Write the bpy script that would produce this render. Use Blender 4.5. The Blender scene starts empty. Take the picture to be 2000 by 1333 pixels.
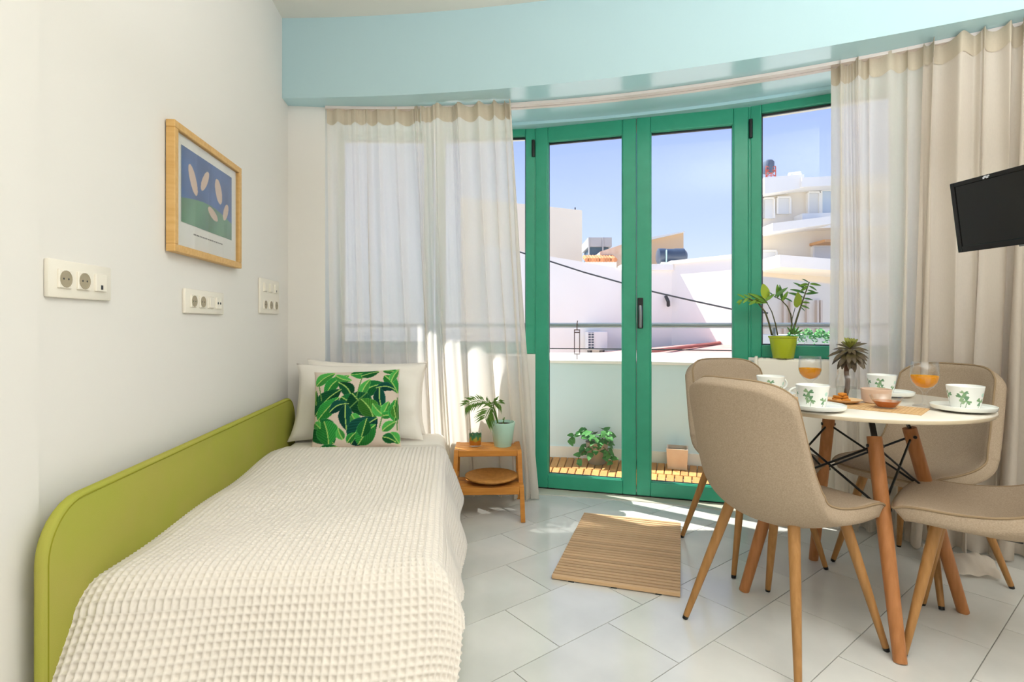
import bpy, bmesh, math, random
import numpy as np
from mathutils import Vector, Matrix

# ------------------------------------------------------------------ camera, world, sun, fill light, exposure
FPX, CX, YH, EYE = 1055.0, 1000.0, 634.0, 1.08
YAW = math.atan((1000 - 882) / FPX)
SC = bpy.context.scene
COL = SC.collection
cam_d = bpy.data.cameras.new('camera'); cam = bpy.data.objects.new('camera', cam_d); COL.objects.link(cam)
cam_d.sensor_fit = 'HORIZONTAL'; cam_d.sensor_width = 36; cam_d.lens = FPX / 2000 * 36
cam_d.shift_y = (YH - 666.5) / 2000; cam_d.clip_start = 0.02; cam_d.clip_end = 400
cam.location = (0, 0, EYE); cam.rotation_euler = (math.pi / 2, 0, -YAW)
SC.camera = cam
SC.view_settings.view_transform = 'Standard'; SC.view_settings.look = 'None'
SC.view_settings.gamma = 1; SC.view_settings.use_curve_mapping = False
SC.view_settings.exposure = 0.6
SC.cycles.use_denoising = True
SC.cycles.max_bounces = 10; SC.cycles.diffuse_bounces = 5; SC.cycles.transparent_max_bounces = 24
SC.cycles.sample_clamp_indirect = 6; SC.cycles.caustics_reflective = False; SC.cycles.caustics_refractive = False

world = bpy.data.worlds.new('sky'); SC.world = world; world.use_nodes = True
wn = world.node_tree; wn.nodes.clear()
wo = wn.nodes.new('ShaderNodeOutputWorld'); wb = wn.nodes.new('ShaderNodeBackground')
wr = wn.nodes.new('ShaderNodeValToRGB'); wt = wn.nodes.new('ShaderNodeTexCoord'); ws = wn.nodes.new('ShaderNodeSeparateXYZ')
wn.links.new(wt.outputs['Generated'], ws.inputs[0]); wn.links.new(ws.outputs['Z'], wr.inputs[0])
wn.links.new(wr.outputs[0], wb.inputs[0]); wn.links.new(wb.outputs[0], wo.inputs[0])
e = wr.color_ramp.elements
e[0].position = 0.0; e[0].color = (0.82, 0.88, 1.0, 1)
e[1].position = 1.0; e[1].color = (0.15, 0.32, 0.80, 1)
k = e.new(0.16); k.color = (0.54, 0.66, 0.98, 1)
k = e.new(0.42); k.color = (0.31, 0.43, 0.90, 1)
wb.inputs[1].default_value = 0.80

sun_d = bpy.data.lights.new('sun', 'SUN'); sun = bpy.data.objects.new('sun', sun_d); COL.objects.link(sun)
sun_d.energy = 8.0; sun_d.angle = 0.009; sun_d.color = (1.0, 0.96, 0.90)
SUN_H = Vector((0.744, -0.668, 0)); SUN_ELEV = math.radians(52)
sv = SUN_H.normalized() * math.cos(SUN_ELEV) - Vector((0, 0, math.sin(SUN_ELEV)))
sun.rotation_euler = sv.to_track_quat('-Z', 'Y').to_euler()

def area_light(name, loc, target, size, power, color):
    d = bpy.data.lights.new(name, 'AREA'); o = bpy.data.objects.new(name, d); COL.objects.link(o)
    d.shape = 'SQUARE'; d.size = size; d.energy = power; d.color = color
    o.location = loc; o.rotation_euler = (Vector(target) - Vector(loc)).to_track_quat('-Z', 'Y').to_euler()
    return o
area_light('ceiling_fill', (1.15, -0.05, 1.9), (1.15, -0.049, 3.0), 1.5, 93, (0.90, 0.95, 1.0))     # added fill light, unseen, bounced off the ceiling to brighten the room

# ------------------------------------------------------------------ helpers
R_ = math.radians
def lin(h):
    h = h.lstrip('#'); out = []
    for i in (0, 2, 4):
        c = int(h[i:i + 2], 16) / 255
        out.append(c / 12.92 if c <= 0.04045 else ((c + 0.055) / 1.055) ** 2.4)
    return tuple(out)

def cam_to_world(X, Z):
    return (X * math.cos(YAW) + Z * math.sin(YAW), -X * math.sin(YAW) + Z * math.cos(YAW))
def at_z(px, py, z):                      # where the ray of a pixel meets the height z
    Z = (z - EYE) * FPX / (YH - py); X = (px - CX) * Z / FPX
    x, y = cam_to_world(X, Z); return Vector((x, y, z))
def at_d(px, py, D):                      # where it meets a plane D metres ahead
    x, y = cam_to_world((px - CX) * D / FPX, D)
    return Vector((x, y, EYE + (YH - py) * D / FPX))

MATS = {}
def mat(name, color, rough=0.6, spec=0.4, metal=0.0, noise=None, bump=None, coords='Object', vcol=None, stretch=(1, 1, 1), coat=0.0):
    """Principled; noise=(scale, colour2, amount), bump=(scale, strength, distance)"""
    if name in MATS: return MATS[name]
    m = bpy.data.materials.new(name); m.use_nodes = True; MATS[name] = m
    nt = m.node_tree; p = nt.nodes['Principled BSDF']
    c = lin(color) if isinstance(color, str) else color
    p.inputs['Base Color'].default_value = (*c, 1); p.inputs['Roughness'].default_value = rough
    p.inputs['Specular IOR Level'].default_value = spec; p.inputs['Metallic'].default_value = metal
    p.inputs['Coat Weight'].default_value = coat
    m.diffuse_color = (*c, 1)
    tc = nt.nodes.new('ShaderNodeTexCoord'); mp = nt.nodes.new('ShaderNodeMapping')
    mp.inputs['Scale'].default_value = stretch
    nt.links.new(tc.outputs[coords], mp.inputs[0])
    src = None
    if vcol:
        a = nt.nodes.new('ShaderNodeAttribute'); a.attribute_name = vcol; src = a.outputs['Color']
        nt.links.new(src, p.inputs['Base Color'])
    if noise:
        n = nt.nodes.new('ShaderNodeTexNoise'); n.inputs['Scale'].default_value = noise[0]; n.inputs['Detail'].default_value = 5
        nt.links.new(mp.outputs[0], n.inputs['Vector'])
        mr = nt.nodes.new('ShaderNodeMapRange'); mr.inputs[1].default_value = 0.35; mr.inputs[2].default_value = 0.65
        mr.inputs[3].default_value = 0; mr.inputs[4].default_value = noise[2]
        nt.links.new(n.outputs['Fac'], mr.inputs[0])
        mx = nt.nodes.new('ShaderNodeMix'); mx.data_type = 'RGBA'
        c2 = lin(noise[1]) if isinstance(noise[1], str) else noise[1]
        mx.inputs[6].default_value = (*c, 1); mx.inputs[7].default_value = (*c2, 1)
        if src: nt.links.new(src, mx.inputs[6])
        nt.links.new(mr.outputs[0], mx.inputs[0]); nt.links.new(mx.outputs[2], p.inputs['Base Color'])
    if bump:
        n = nt.nodes.new('ShaderNodeTexNoise'); n.inputs['Scale'].default_value = bump[0]; n.inputs['Detail'].default_value = 3
        nt.links.new(mp.outputs[0], n.inputs['Vector'])
        b = nt.nodes.new('ShaderNodeBump'); b.inputs['Strength'].default_value = bump[1]; b.inputs['Distance'].default_value = bump[2]
        nt.links.new(n.outputs['Fac'], b.inputs['Height']); nt.links.new(b.outputs[0], p.inputs['Normal'])
    return m

def tint_by_object(m, amount=0.25):       # each plank, slat or tile a little lighter or darker
    nt = m.node_tree; p = nt.nodes['Principled BSDF']; link = p.inputs['Base Color'].links
    oi = nt.nodes.new('ShaderNodeObjectInfo'); mr = nt.nodes.new('ShaderNodeMapRange')
    mr.inputs[3].default_value = 1 - amount; mr.inputs[4].default_value = 1 + amount * 0.5
    nt.links.new(oi.outputs['Random'], mr.inputs[0])
    hs = nt.nodes.new('ShaderNodeHueSaturation')
    nt.links.new(mr.outputs[0], hs.inputs['Value'])
    if link: nt.links.new(link[0].from_socket, hs.inputs['Color'])
    else: hs.inputs['Color'].default_value = p.inputs['Base Color'].default_value
    nt.links.new(hs.outputs[0], p.inputs['Base Color'])
    return m

def glass_mat(name, tint=(1, 1, 1), refl=0.06):
    if name in MATS: return MATS[name]
    m = bpy.data.materials.new(name); m.use_nodes = True; MATS[name] = m
    nt = m.node_tree; nt.nodes.clear()
    o = nt.nodes.new('ShaderNodeOutputMaterial'); t = nt.nodes.new('ShaderNodeBsdfTransparent'); g = nt.nodes.new('ShaderNodeBsdfGlossy')
    t.inputs[0].default_value = (*tint, 1); g.inputs['Roughness'].default_value = 0.02
    lw = nt.nodes.new('ShaderNodeLayerWeight'); lw.inputs['Blend'].default_value = 0.5      # thin pane: the same from both sides
    pw_ = nt.nodes.new('ShaderNodeMath'); pw_.operation = 'POWER'; pw_.inputs[1].default_value = 4.0
    nt.links.new(lw.outputs['Facing'], pw_.inputs[0])
    mth = nt.nodes.new('ShaderNodeMath'); mth.operation = 'MULTIPLY_ADD'; mth.inputs[1].default_value = 0.6; mth.inputs[2].default_value = refl
    nt.links.new(pw_.outputs[0], mth.inputs[0])
    x = nt.nodes.new('ShaderNodeMixShader'); nt.links.new(mth.outputs[0], x.inputs[0])
    nt.links.new(t.outputs[0], x.inputs[1]); nt.links.new(g.outputs[0], x.inputs[2]); nt.links.new(x.outputs[0], o.inputs[0])
    return m

def cloth_mat(name, color, trans_color, amount, sheer=0.0):
    m = bpy.data.materials.new(name); m.use_nodes = True; MATS[name] = m
    nt = m.node_tree; nt.nodes.clear()
    o = nt.nodes.new('ShaderNodeOutputMaterial'); d = nt.nodes.new('ShaderNodeBsdfDiffuse'); t = nt.nodes.new('ShaderNodeBsdfTranslucent')
    tc = nt.nodes.new('ShaderNodeTexCoord'); n = nt.nodes.new('ShaderNodeTexNoise'); mp = nt.nodes.new('ShaderNodeMapping')
    mp.inputs['Scale'].default_value = (60, 60, 14); n.inputs['Scale'].default_value = 5; n.inputs['Detail'].default_value = 4
    nt.links.new(tc.outputs['Object'], mp.inputs[0]); nt.links.new(mp.outputs[0], n.inputs['Vector'])
    mx = nt.nodes.new('ShaderNodeMix'); mx.data_type = 'RGBA'; c = lin(color)
    mx.inputs[6].default_value = (*c, 1); mx.inputs[7].default_value = (*[v * 0.86 for v in c], 1)
    nt.links.new(n.outputs['Fac'], mx.inputs[0]); nt.links.new(mx.outputs[2], d.inputs[0])
    t.inputs[0].default_value = (*lin(trans_color), 1)
    x = nt.nodes.new('ShaderNodeMixShader'); x.inputs[0].default_value = amount
    nt.links.new(d.outputs[0], x.inputs[1]); nt.links.new(t.outputs[0], x.inputs[2])
    tr = nt.nodes.new('ShaderNodeBsdfTransparent'); y = nt.nodes.new('ShaderNodeMixShader'); y.inputs[0].default_value = sheer    # open weave
    nt.links.new(x.outputs[0], y.inputs[1]); nt.links.new(tr.outputs[0], y.inputs[2]); nt.links.new(y.outputs[0], o.inputs[0])
    return m

def thing(name, label, cat, loc=(0, 0, 0), rotz=0.0, group=None, kind=None):
    o = bpy.data.objects.new(name, None); COL.objects.link(o); o.empty_display_size = 0.05
    o.location = loc; o.rotation_euler = (0, 0, rotz)
    if label: o['label'] = label
    if cat: o['category'] = cat
    if group: o['group'] = group
    if kind: o['kind'] = kind
    return o
def tag(o, label=None, cat=None, group=None, kind=None):
    if label: o['label'] = label
    if cat: o['category'] = cat
    if group: o['group'] = group
    if kind: o['kind'] = kind
    return o
def link(name, mesh, parent=None, loc=None, matrix=None):
    o = bpy.data.objects.new(name, mesh); COL.objects.link(o)
    if parent: o.parent = parent
    if matrix is not None: o.matrix_local = matrix
    elif loc is not None: o.location = loc
    return o

class MB:
    """collects shapes, then links them as one mesh object"""
    def __init__(self): self.v = []; self.f = []
    def add(self, vs, fs, M=None):
        b = len(self.v)
        self.v += [tuple(M @ Vector(v)) for v in vs] if M is not None else [tuple(v) for v in vs]
        self.f += [tuple(b + i for i in f) for f in fs]; return self
    def box(self, x0, x1, y0, y1, z0, z1, M=None):
        vs = [(x0, y0, z0), (x1, y0, z0), (x1, y1, z0), (x0, y1, z0), (x0, y0, z1), (x1, y0, z1), (x1, y1, z1), (x0, y1, z1)]
        return self.add(vs, [(3, 2, 1, 0), (4, 5, 6, 7), (0, 1, 5, 4), (1, 2, 6, 5), (2, 3, 7, 6), (3, 0, 4, 7)], M)
    def rbox(self, x0, x1, y0, y1, z0, z1, b=0.004, seg=2, M=None):
        bm = bmesh.new(); bmesh.ops.create_cube(bm, size=1)
        for v in bm.verts:
            v.co = ((x0 + x1) / 2 + v.co.x * (x1 - x0), (y0 + y1) / 2 + v.co.y * (y1 - y0), (z0 + z1) / 2 + v.co.z * (z1 - z0))
        bmesh.ops.bevel(bm, geom=bm.edges[:], offset=b, segments=seg, profile=0.5, affect='EDGES')
        bm.verts.index_update()
        self.add([v.co[:] for v in bm.verts], [[v.index for v in f.verts] for f in bm.faces], M); bm.free(); return self
    def tube(self, pts, r, n=8, cap=True, M=None):
        pts = [Vector(p) for p in pts]; rs = r if hasattr(r, '__len__') else [r] * len(pts)
        vs, fs = [], []; up = None
        for i, p in enumerate(pts):
            d = (pts[min(i + 1, len(pts) - 1)] - pts[max(i - 1, 0)]).normalized()
            if up is None: up = d.orthogonal().normalized()
            up = (up - d * up.dot(d)); up = up.normalized() if up.length > 1e-6 else d.orthogonal().normalized()
            w = d.cross(up)
            for j in range(n):
                a = 2 * math.pi * j / n; vs.append(p + (up * math.cos(a) + w * math.sin(a)) * rs[i])
        for i in range(len(pts) - 1):
            for j in range(n):
                fs.append((i * n + j, i * n + (j + 1) % n, (i + 1) * n + (j + 1) % n, (i + 1) * n + j))
        if cap: fs += [tuple(reversed(range(n))), tuple(range((len(pts) - 1) * n, len(pts) * n))]
        return self.add(vs, fs, M)
    def lathe(self, prof, n=24, M=None, closed=False):
        vs, fs = [], []; idx = []
        for r, z in prof:
            if r < 1e-6: idx.append([len(vs)]); vs.append((0, 0, z))
            else:
                idx.append(list(range(len(vs), len(vs) + n)))
                vs += [(r * math.cos(2 * math.pi * j / n), r * math.sin(2 * math.pi * j / n), z) for j in range(n)]
        pairs = list(zip(idx, idx[1:])) + ([(idx[-1], idx[0])] if closed else [])
        for a, b in pairs:
            for j in range(n):
                k = (j + 1) % n
                q = [a[j % len(a)], a[k % len(a)], b[k % len(b)], b[j % len(b)]]
                q2 = []
                for t in q:
                    if t not in q2: q2.append(t)
                if len(q2) > 2: fs.append(tuple(q2))
        return self.add(vs, fs, M)
    def prism(self, poly, axis, a0, a1, M=None):     # poly in the two other axes, extruded along axis
        n = len(poly); vs = []
        for a in (a0, a1):
            for (s, t) in poly:
                vs.append({'x': (a, s, t), 'y': (s, a, t), 'z': (s, t, a)}[axis])
        fs = [tuple(range(n - 1, -1, -1)), tuple(range(n, 2 * n))] + [(i, (i + 1) % n, n + (i + 1) % n, n + i) for i in range(n)]
        return self.add(vs, fs, M)
    def mesh(self, name, m=None, smooth=False):
        me = bpy.data.meshes.new(name); me.from_pydata(self.v, [], self.f)
        bm = bmesh.new(); bm.from_mesh(me); bmesh.ops.recalc_face_normals(bm, faces=bm.faces); bm.to_mesh(me); bm.free()
        if m: me.materials.append(m)
        if smooth:
            me.polygons.foreach_set('use_smooth', [True] * len(me.polygons))
            if smooth != 'all': me.set_sharp_from_angle(angle=R_(40))
        return me
    def build(self, name, m, parent=None, smooth=False, loc=None, matrix=None):
        return link(name, self.mesh(name, m, smooth), parent, loc, matrix)

def grid_mesh(name, P, m, smooth=True, close_u=False, colors=None, keep=None):
    """P: array (nv, nu, 3)"""
    nv, nu = P.shape[:2]; me = bpy.data.meshes.new(name)
    i = np.arange(nv * nu).reshape(nv, nu)
    if close_u: i = np.concatenate([i, i[:, :1]], 1)
    q = np.stack([i[:-1, :-1], i[:-1, 1:], i[1:, 1:], i[1:, :-1]], -1).reshape(-1, 4)
    if keep is not None: q = q[keep.reshape(-1)[q].all(1)]
    me.vertices.add(nv * nu); me.vertices.foreach_set('co', P.reshape(-1).astype(np.float32))
    me.loops.add(q.size); me.loops.foreach_set('vertex_index', q.reshape(-1).astype(np.int32))
    me.polygons.add(len(q)); me.polygons.foreach_set('loop_start', np.arange(0, q.size, 4, dtype=np.int32))
    me.update(calc_edges=True); me.validate()
    if smooth: me.polygons.foreach_set('use_smooth', np.ones(len(me.polygons), dtype=bool))
    if colors is not None: set_colors(me, colors.reshape(-1, 3))
    if m: me.materials.append(m)
    return me
def set_colors(me, rgb):
    a = me.color_attributes.new('print', 'FLOAT_COLOR', 'POINT')
    a.data.foreach_set('color', np.concatenate([rgb, np.ones((len(rgb), 1))], 1).astype(np.float32).reshape(-1))
def copy_tree(root, loc, rotz, label):
    c = root.copy(); COL.objects.link(c); c.location = loc; c.rotation_euler = (0, 0, rotz); c['label'] = label
    for ch in list(root.children):
        d = ch.copy(); COL.objects.link(d); d.parent = c
        for g in list(ch.children):
            h = g.copy(); COL.objects.link(h); h.parent = d
    return c

# ------------------------------------------------------------------ materials
M_wall = mat('wall_paint', '#e9e5df', 0.85, 0.15, bump=(90, 0.05, 0.002))
M_ceil = mat('ceiling_paint', '#e6e2d8', 0.9, 0.1)
M_beam = mat('blue_paint', '#b3ced2', 0.75, 0.15)
M_soffit = mat('blue_gloss_lit', '#b9dfe6', 0.22, 0.5)  # the beam's blue made brighter, sun bounced off the floor put into it
M_green = mat('green_frame', '#339e7e', 0.32, 0.5, noise=(14, '#269272', 0.35))
M_dark = mat('dark_metal', '#23272a', 0.4, 0.5)
M_black = mat('black_plastic', '#0a0a0b', 0.35, 0.5)
M_chrome = mat('handle_metal', '#8b8f92', 0.25, 0.5, metal=0.9)
M_glass = glass_mat('window_glass', (0.985, 0.995, 0.99), 0.018)
M_tile = tint_by_object(mat('marble_tile', '#e0dfda', 0.14, 0.5, noise=(3.2, '#cdcdc8', 0.7)), 0.07)
M_grout = mat('grout', '#9d9a90', 0.9, 0.1)
M_rad = mat('radiator_enamel', '#efe9dc', 0.35, 0.4)
M_white = mat('white_plastic', '#efe8da', 0.4, 0.4)
M_recess_shade = mat('socket_recess_shade', '#a89c84', 0.5, 0.3)  # darker than the plate, shade of the hollow put into the colour
M_curtain = cloth_mat('linen_voile', '#f4ede3', '#fdf8f1', 0.54, 0.15)
M_drape = cloth_mat('linen_drape', '#e8ddd0', '#e8ddd0', 0.35, 0.0)
M_heading = cloth_mat('heading_tape', '#dccfba', '#d8cab2', 0.25)
M_track = mat('curtain_track', '#e9dcd5', 0.5, 0.3)
M_lime = mat('lime_fabric', '#a9aa4c', 0.95, 0.05, noise=(5, '#b3a45c', 0.45), bump=(700, 0.25, 0.002))
M_sheet = mat('white_cotton', '#efe9e0', 0.9, 0.1, bump=(14, 0.25, 0.01))
M_waffle = mat('waffle_cotton', '#e2dad0', 0.92, 0.08)
M_pine = mat('honey_wood', '#c98738', 0.45, 0.35, noise=(8, '#a9651f', 0.5), stretch=(1, 9, 9))
M_legw = mat('beech_leg', '#ae7f4c', 0.42, 0.35, noise=(9, '#8f632f', 0.5), stretch=(9, 9, 1))
M_tleg = mat('table_leg_wood', '#b5794a', 0.42, 0.35, noise=(9, '#98602f', 0.5), stretch=(9, 9, 1))
M_chair = mat('beige_weave', '#b29f8a', 0.95, 0.05, noise=(260, '#95836f', 0.55), bump=(420, 0.3, 0.002))
M_pipe = mat('beige_piping', '#9a8469', 0.95, 0.05)
M_slat = tint_by_object(mat('mat_slat', '#d2b08a', 0.6, 0.25, noise=(5, '#c09a70', 0.5), stretch=(1, 30, 30)), 0.18)
M_deck = tint_by_object(mat('deck_plank', '#cf9a60', 0.7, 0.2, noise=(6, '#b47c42', 0.6), stretch=(1, 6, 6)), 0.3)
M_frame = mat('oak_frame', '#dcb273', 0.45, 0.3, noise=(7, '#cb9c58', 0.6), stretch=(1, 10, 10))
M_tabletop = mat('white_laminate', '#ece5d8', 0.14, 0.5)
M_tedge = mat('table_edge', '#d9c8ac', 0.35, 0.3)
M_china = mat('white_china', '#eef0ea', 0.15, 0.5)
M_print = mat('printed_china', '#eef0ea', 0.15, 0.5, vcol='print')
M_clear = glass_mat('clear_glass', (0.982, 0.986, 0.986), 0.05)
M_juice = cloth_mat('orange_juice', '#ffbc24', '#ffc02c', 0.45)
M_water = glass_mat('water', (0.93, 0.95, 0.95), 0.05)
M_honey = mat('honey', '#c0600f', 0.1, 0.5)
M_soil = mat('soil', '#33261c', 0.95, 0.05, bump=(60, 0.6, 0.01))
M_leaf = mat('leaf_green', '#5f8a2c', 0.4, 0.4, noise=(20, '#8dad3c', 0.5))
M_leafd = mat('leaf_dark', '#3f6e2a', 0.4, 0.4, noise=(20, '#5d8a3b', 0.6))
M_stem = mat('plant_stem', '#5c5a3c', 0.6, 0.2)
M_facade = mat('white_render', '#f7f3ea', 0.9, 0.05, noise=(1.2, '#efeae0', 0.5))
M_cream = mat('cream_render', '#efe3cf', 0.9, 0.05)
M_parapet = mat('pale_blue_render', '#d3e7ec', 0.85, 0.1)

# ------------------------------------------------------------------ the room
CC = Vector((-0.99, -1.97))                # centre of the curved front
RW, RT = 5.72, 5.285                       # window line, curtain track
def pol(R, deg, z=0.0): return Vector((CC.x + R * math.cos(R_(deg)), CC.y + R * math.sin(R_(deg)), z))
WL, WR, WB = -0.97, 2.75, -2.5
ZC, ZS, SILL = 2.845, 2.385, 0.885
A_DL, A_DM, A_DR = 74.35, 67.80, 61.25     # door: left hinge, middle, right hinge
FACETS = [88.0, 81.2, A_DL, A_DR, 54.7, 48.6]

# convex outline of the floor
outline = [(WL, WB), (WR, WB)] + [tuple(pol(RW + 0.02, a)[:2]) for a in (49.2, 54.7, A_DR, A_DL, 81.2, 88)] + [(WL, 3.752)]
def clip_poly(poly, outline):
    for i in range(len(outline)):
        a, b = outline[i], outline[(i + 1) % len(outline)]
        if (a[0] - b[0]) ** 2 + (a[1] - b[1]) ** 2 < 1e-8: continue
        side = lambda p: (b[0] - a[0]) * (p[1] - a[1]) - (b[1] - a[1]) * (p[0] - a[0])
        out = []
        for j in range(len(poly)):
            p, q = poly[j], poly[(j + 1) % len(poly)]; sp, sq = side(p), side(q)
            if sp >= 0: out.append(p)
            if sp * sq < 0:
                t = sp / (sp - sq); out.append((p[0] + t * (q[0] - p[0]), p[1] + t * (q[1] - p[1])))
        poly = out
        if not poly: return []
    return poly
floor = MB().prism(outline, 'z', -0.12, -0.004).build('floor', M_grout); tag(floor, kind='structure')
tb = Vector((0.847, 0.5315)); ta = Vector((-0.5315, 0.847)); TW, TH_ = 0.437, 0.30
for r in range(-14, 12):
    for c in range(-12, 12):
        a0 = 1.315 + TH_ * r; b0 = (1.05 if r % 2 else 1.25) + TW * c; g = 0.0016
        poly = [tuple(tb * b + ta * a) for b, a in ((b0 + g, a0 + g), (b0 + TW - g, a0 + g), (b0 + TW - g, a0 + TH_ - g), (b0 + g, a0 + TH_ - g))]
        poly = clip_poly(poly, outline)
        if len(poly) < 3: continue
        cx = sum(p[0] for p in poly) / len(poly); cy = sum(p[1] for p in poly) / len(poly)
        MB().prism([(p[0] - cx, p[1] - cy) for p in poly], 'z', -0.006, 0.0).build('tile', M_tile, floor, loc=(cx, cy, 0))

def struct(name, mb, m, parent=None, smooth=False):
    o = mb.build(name, m, parent, smooth); o['kind'] = 'structure'; return o
struct('wall_left', MB().box(WL - 0.15, WL, WB, 3.35, 0, ZC), M_wall)
struct('trim_1', MB().box(WL, WL + 0.016, WB, 1.37, 0, ZC), M_wall)                    # slightly proud strip of wall beside the bed end
struct('wall_rear', MB().box(WL - 0.15, WR + 0.15, WB - 0.15, WB, 0, ZC), M_wall)
struct('wall_right', MB().box(WR, WR + 0.15, WB, 2.36, 0, ZC), M_wall)
struct('ceiling', MB().prism([(WL - 0.15, WB - 0.15), (WR + 0.15, WB - 0.15), (WR + 0.15, 3.0), (2.0, 4.0), (WL - 0.15, 4.2)], 'z', ZC, ZC + 0.12), M_ceil)
struct('wall_column', MB().prism([(WL - 0.15, 3.35), (-0.755, 3.35), (-0.755, 3.80), (WL - 0.15, 3.95)], 'z', 0, ZS), M_wall)
# blue beam that follows the bay, and the soffit behind it
BC, BR = Vector((-1.902, -4.240)), 7.537
def beam_pt(t): return Vector((BC.x + BR * math.cos(t), BC.y + BR * math.sin(t)))
t0 = math.acos((WL - BC.x) / BR); t1 = math.acos((WR - BC.x) / BR)
ts = [t0 + (t1 - t0) * i / 40 for i in range(41)]
front = [tuple(beam_pt(t)) for t in ts]; back = [(p[0] + 0.06, p[1] + 0.12) for p in front]
bm_ = MB()
for i in range(40):
    bm_.add([(*front[i], ZS), (*front[i + 1], ZS), (*front[i + 1], ZC), (*front[i], ZC)], [(0, 1, 2, 3)])
beam = struct('ceiling_beam', bm_, M_beam, smooth='all')
sf = MB(); outer = [tuple(pol(RW + 0.1, 91 + (47.5 - 91) * i / 40)[:2]) for i in range(41)]
for i in range(40):
    sf.add([(*front[i], ZS), (*front[i + 1], ZS), (*outer[i + 1], ZS), (*outer[i], ZS)], [(0, 3, 2, 1)])
struct('trim_2', sf, M_soffit)
def arc_band(mb, R0, R1, a0, a1, z0, z1, n=24):
    for i in range(n):
        p, q = a0 + (a1 - a0) * i / n, a0 + (a1 - a0) * (i + 1) / n
        vs = [pol(R0, p, z0), pol(R1, p, z0), pol(R1, q, z0), pol(R0, q, z0), pol(R0, p, z1), pol(R1, p, z1), pol(R1, q, z1), pol(R0, q, z1)]
        fs = [(0, 1, 2, 3), (4, 7, 6, 5), (0, 3, 7, 4), (1, 5, 6, 2)]
        if i == 0: fs.append((0, 4, 5, 1))
        if i == n - 1: fs.append((3, 2, 6, 7))
        mb.add(vs, fs)
    return mb
struct('trim_3', arc_band(MB(), RW - 0.11, RW, 87.5, 48.8, ZS - 0.018, ZS), M_soffit)
struct('trim_4', arc_band(MB(), RW - 0.15, RW + 0.06, A_DL, A_DR, -0.01, 0.004, 12), mat('threshold_marble', '#d4d0c2', 0.25, 0.4, noise=(4, '#c4c0b2', 0.6)))
# wall above the soffit (outside face) and an unseen slab added to shorten the sun patch
struct('wall_front', arc_band(MB(), RW + 0.06, RW + 0.25, 92, 47, ZS, 2.75), M_facade)
struct('sun_cut_slab', arc_band(MB(), RW + 0.25, RW + 0.42, 96, 40, 2.72, 2.86), M_facade)

def chord(a0, a1):                          # frame of a flat panel between two angles of the window line
    p, q = pol(RW, a0), pol(RW, a1); d = (q - p); L = d.length; x = d.normalized(); y = Vector((0, 0, 1)).cross(x)
    return Matrix(((x.x, y.x, 0, p.x), (x.y, y.y, 0, p.y), (0, 0, 1, 0), (0, 0, 0, 1))), L
def frame_parts(mb, x0, x1, z0, z1, wl, wr, wb, wt, y0, y1, b=0.006):
    mb.rbox(x0, x0 + wl, y0, y1, z0, z1, b); mb.rbox(x1 - wr, x1, y0, y1, z0, z1, b)
    mb.rbox(x0 + wl, x1 - wr, y0, y1, z0, z0 + wb, b); mb.rbox(x0 + wl, x1 - wr, y0, y1, z1 - wt, z1, b); return mb
def dark_edging(parent, x0, x1, z0, z1, y):
    frame_parts(MB(), x0 - 0.004, x1 + 0.004, z0 - 0.004, z1 + 0.004, 0.010, 0.010, 0.010, 0.016, y - 0.008, y + 0.008, 0.002).build('dark_edging', M_dark, parent)  # dark strip round the pane, widest along the top
    MB().box(x0, x1, y - 0.003, y + 0.003, z0, z1).build('glass_pane', M_glass, parent)

# double balcony door
Md, Ld = chord(A_DL, A_DR)
door = thing('door_1', None, None, kind='structure'); door.matrix_local = Md
half = Ld / 2
for s in (0, 1):
    x0, x1 = (0.004, half - 0.0015) if s == 0 else (half + 0.0015, Ld - 0.004)
    leaf = frame_parts(MB(), x0, x1, 0.012, ZS - 0.012, 0.084, 0.084, 0.088, 0.10, -0.03, 0.035)
    frame_parts(leaf, x0 + 0.07, x1 - 0.07, 0.085, ZS - 0.095, 0.02, 0.02, 0.02, 0.02, -0.022, -0.005, 0.004)
    leaf = leaf.build('door_leaf', M_green, door)
    dark_edging(leaf, x0 + 0.084, x1 - 0.084, 0.10, ZS - 0.112, 0.005)
    hx = -0.006 if s == 0 else Ld + 0.006
    for hz in (2.18, 0.08):
        MB().tube([(hx, -0.038, hz), (hx, -0.038, hz + 0.11)], 0.011, 10).build('hinge', M_black, leaf, smooth=True)
    if s == 1:
        hd = MB().rbox(x0 + 0.006, x0 + 0.040, -0.044, -0.030, 1.055, 1.245, 0.005).build('handle', M_black, leaf)
        MB().tube([(x0 + 0.024, -0.044, 1.19), (x0 + 0.024, -0.078, 1.19), (x0 + 0.026, -0.082, 1.15), (x0 + 0.026, -0.078, 1.06)], [0.011, 0.011, 0.010, 0.008], 10).build('lever', M_chrome, hd, smooth=True)
MB().rbox(0, Ld, -0.035, 0.04, ZS - 0.012, ZS + 0.0, 0.003).build('head_frame', M_green, door)
MB().rbox(0, Ld, -0.02, 0.05, 0.002, 0.012, 0.002).build('sill_frame', M_dark, door)

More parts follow.
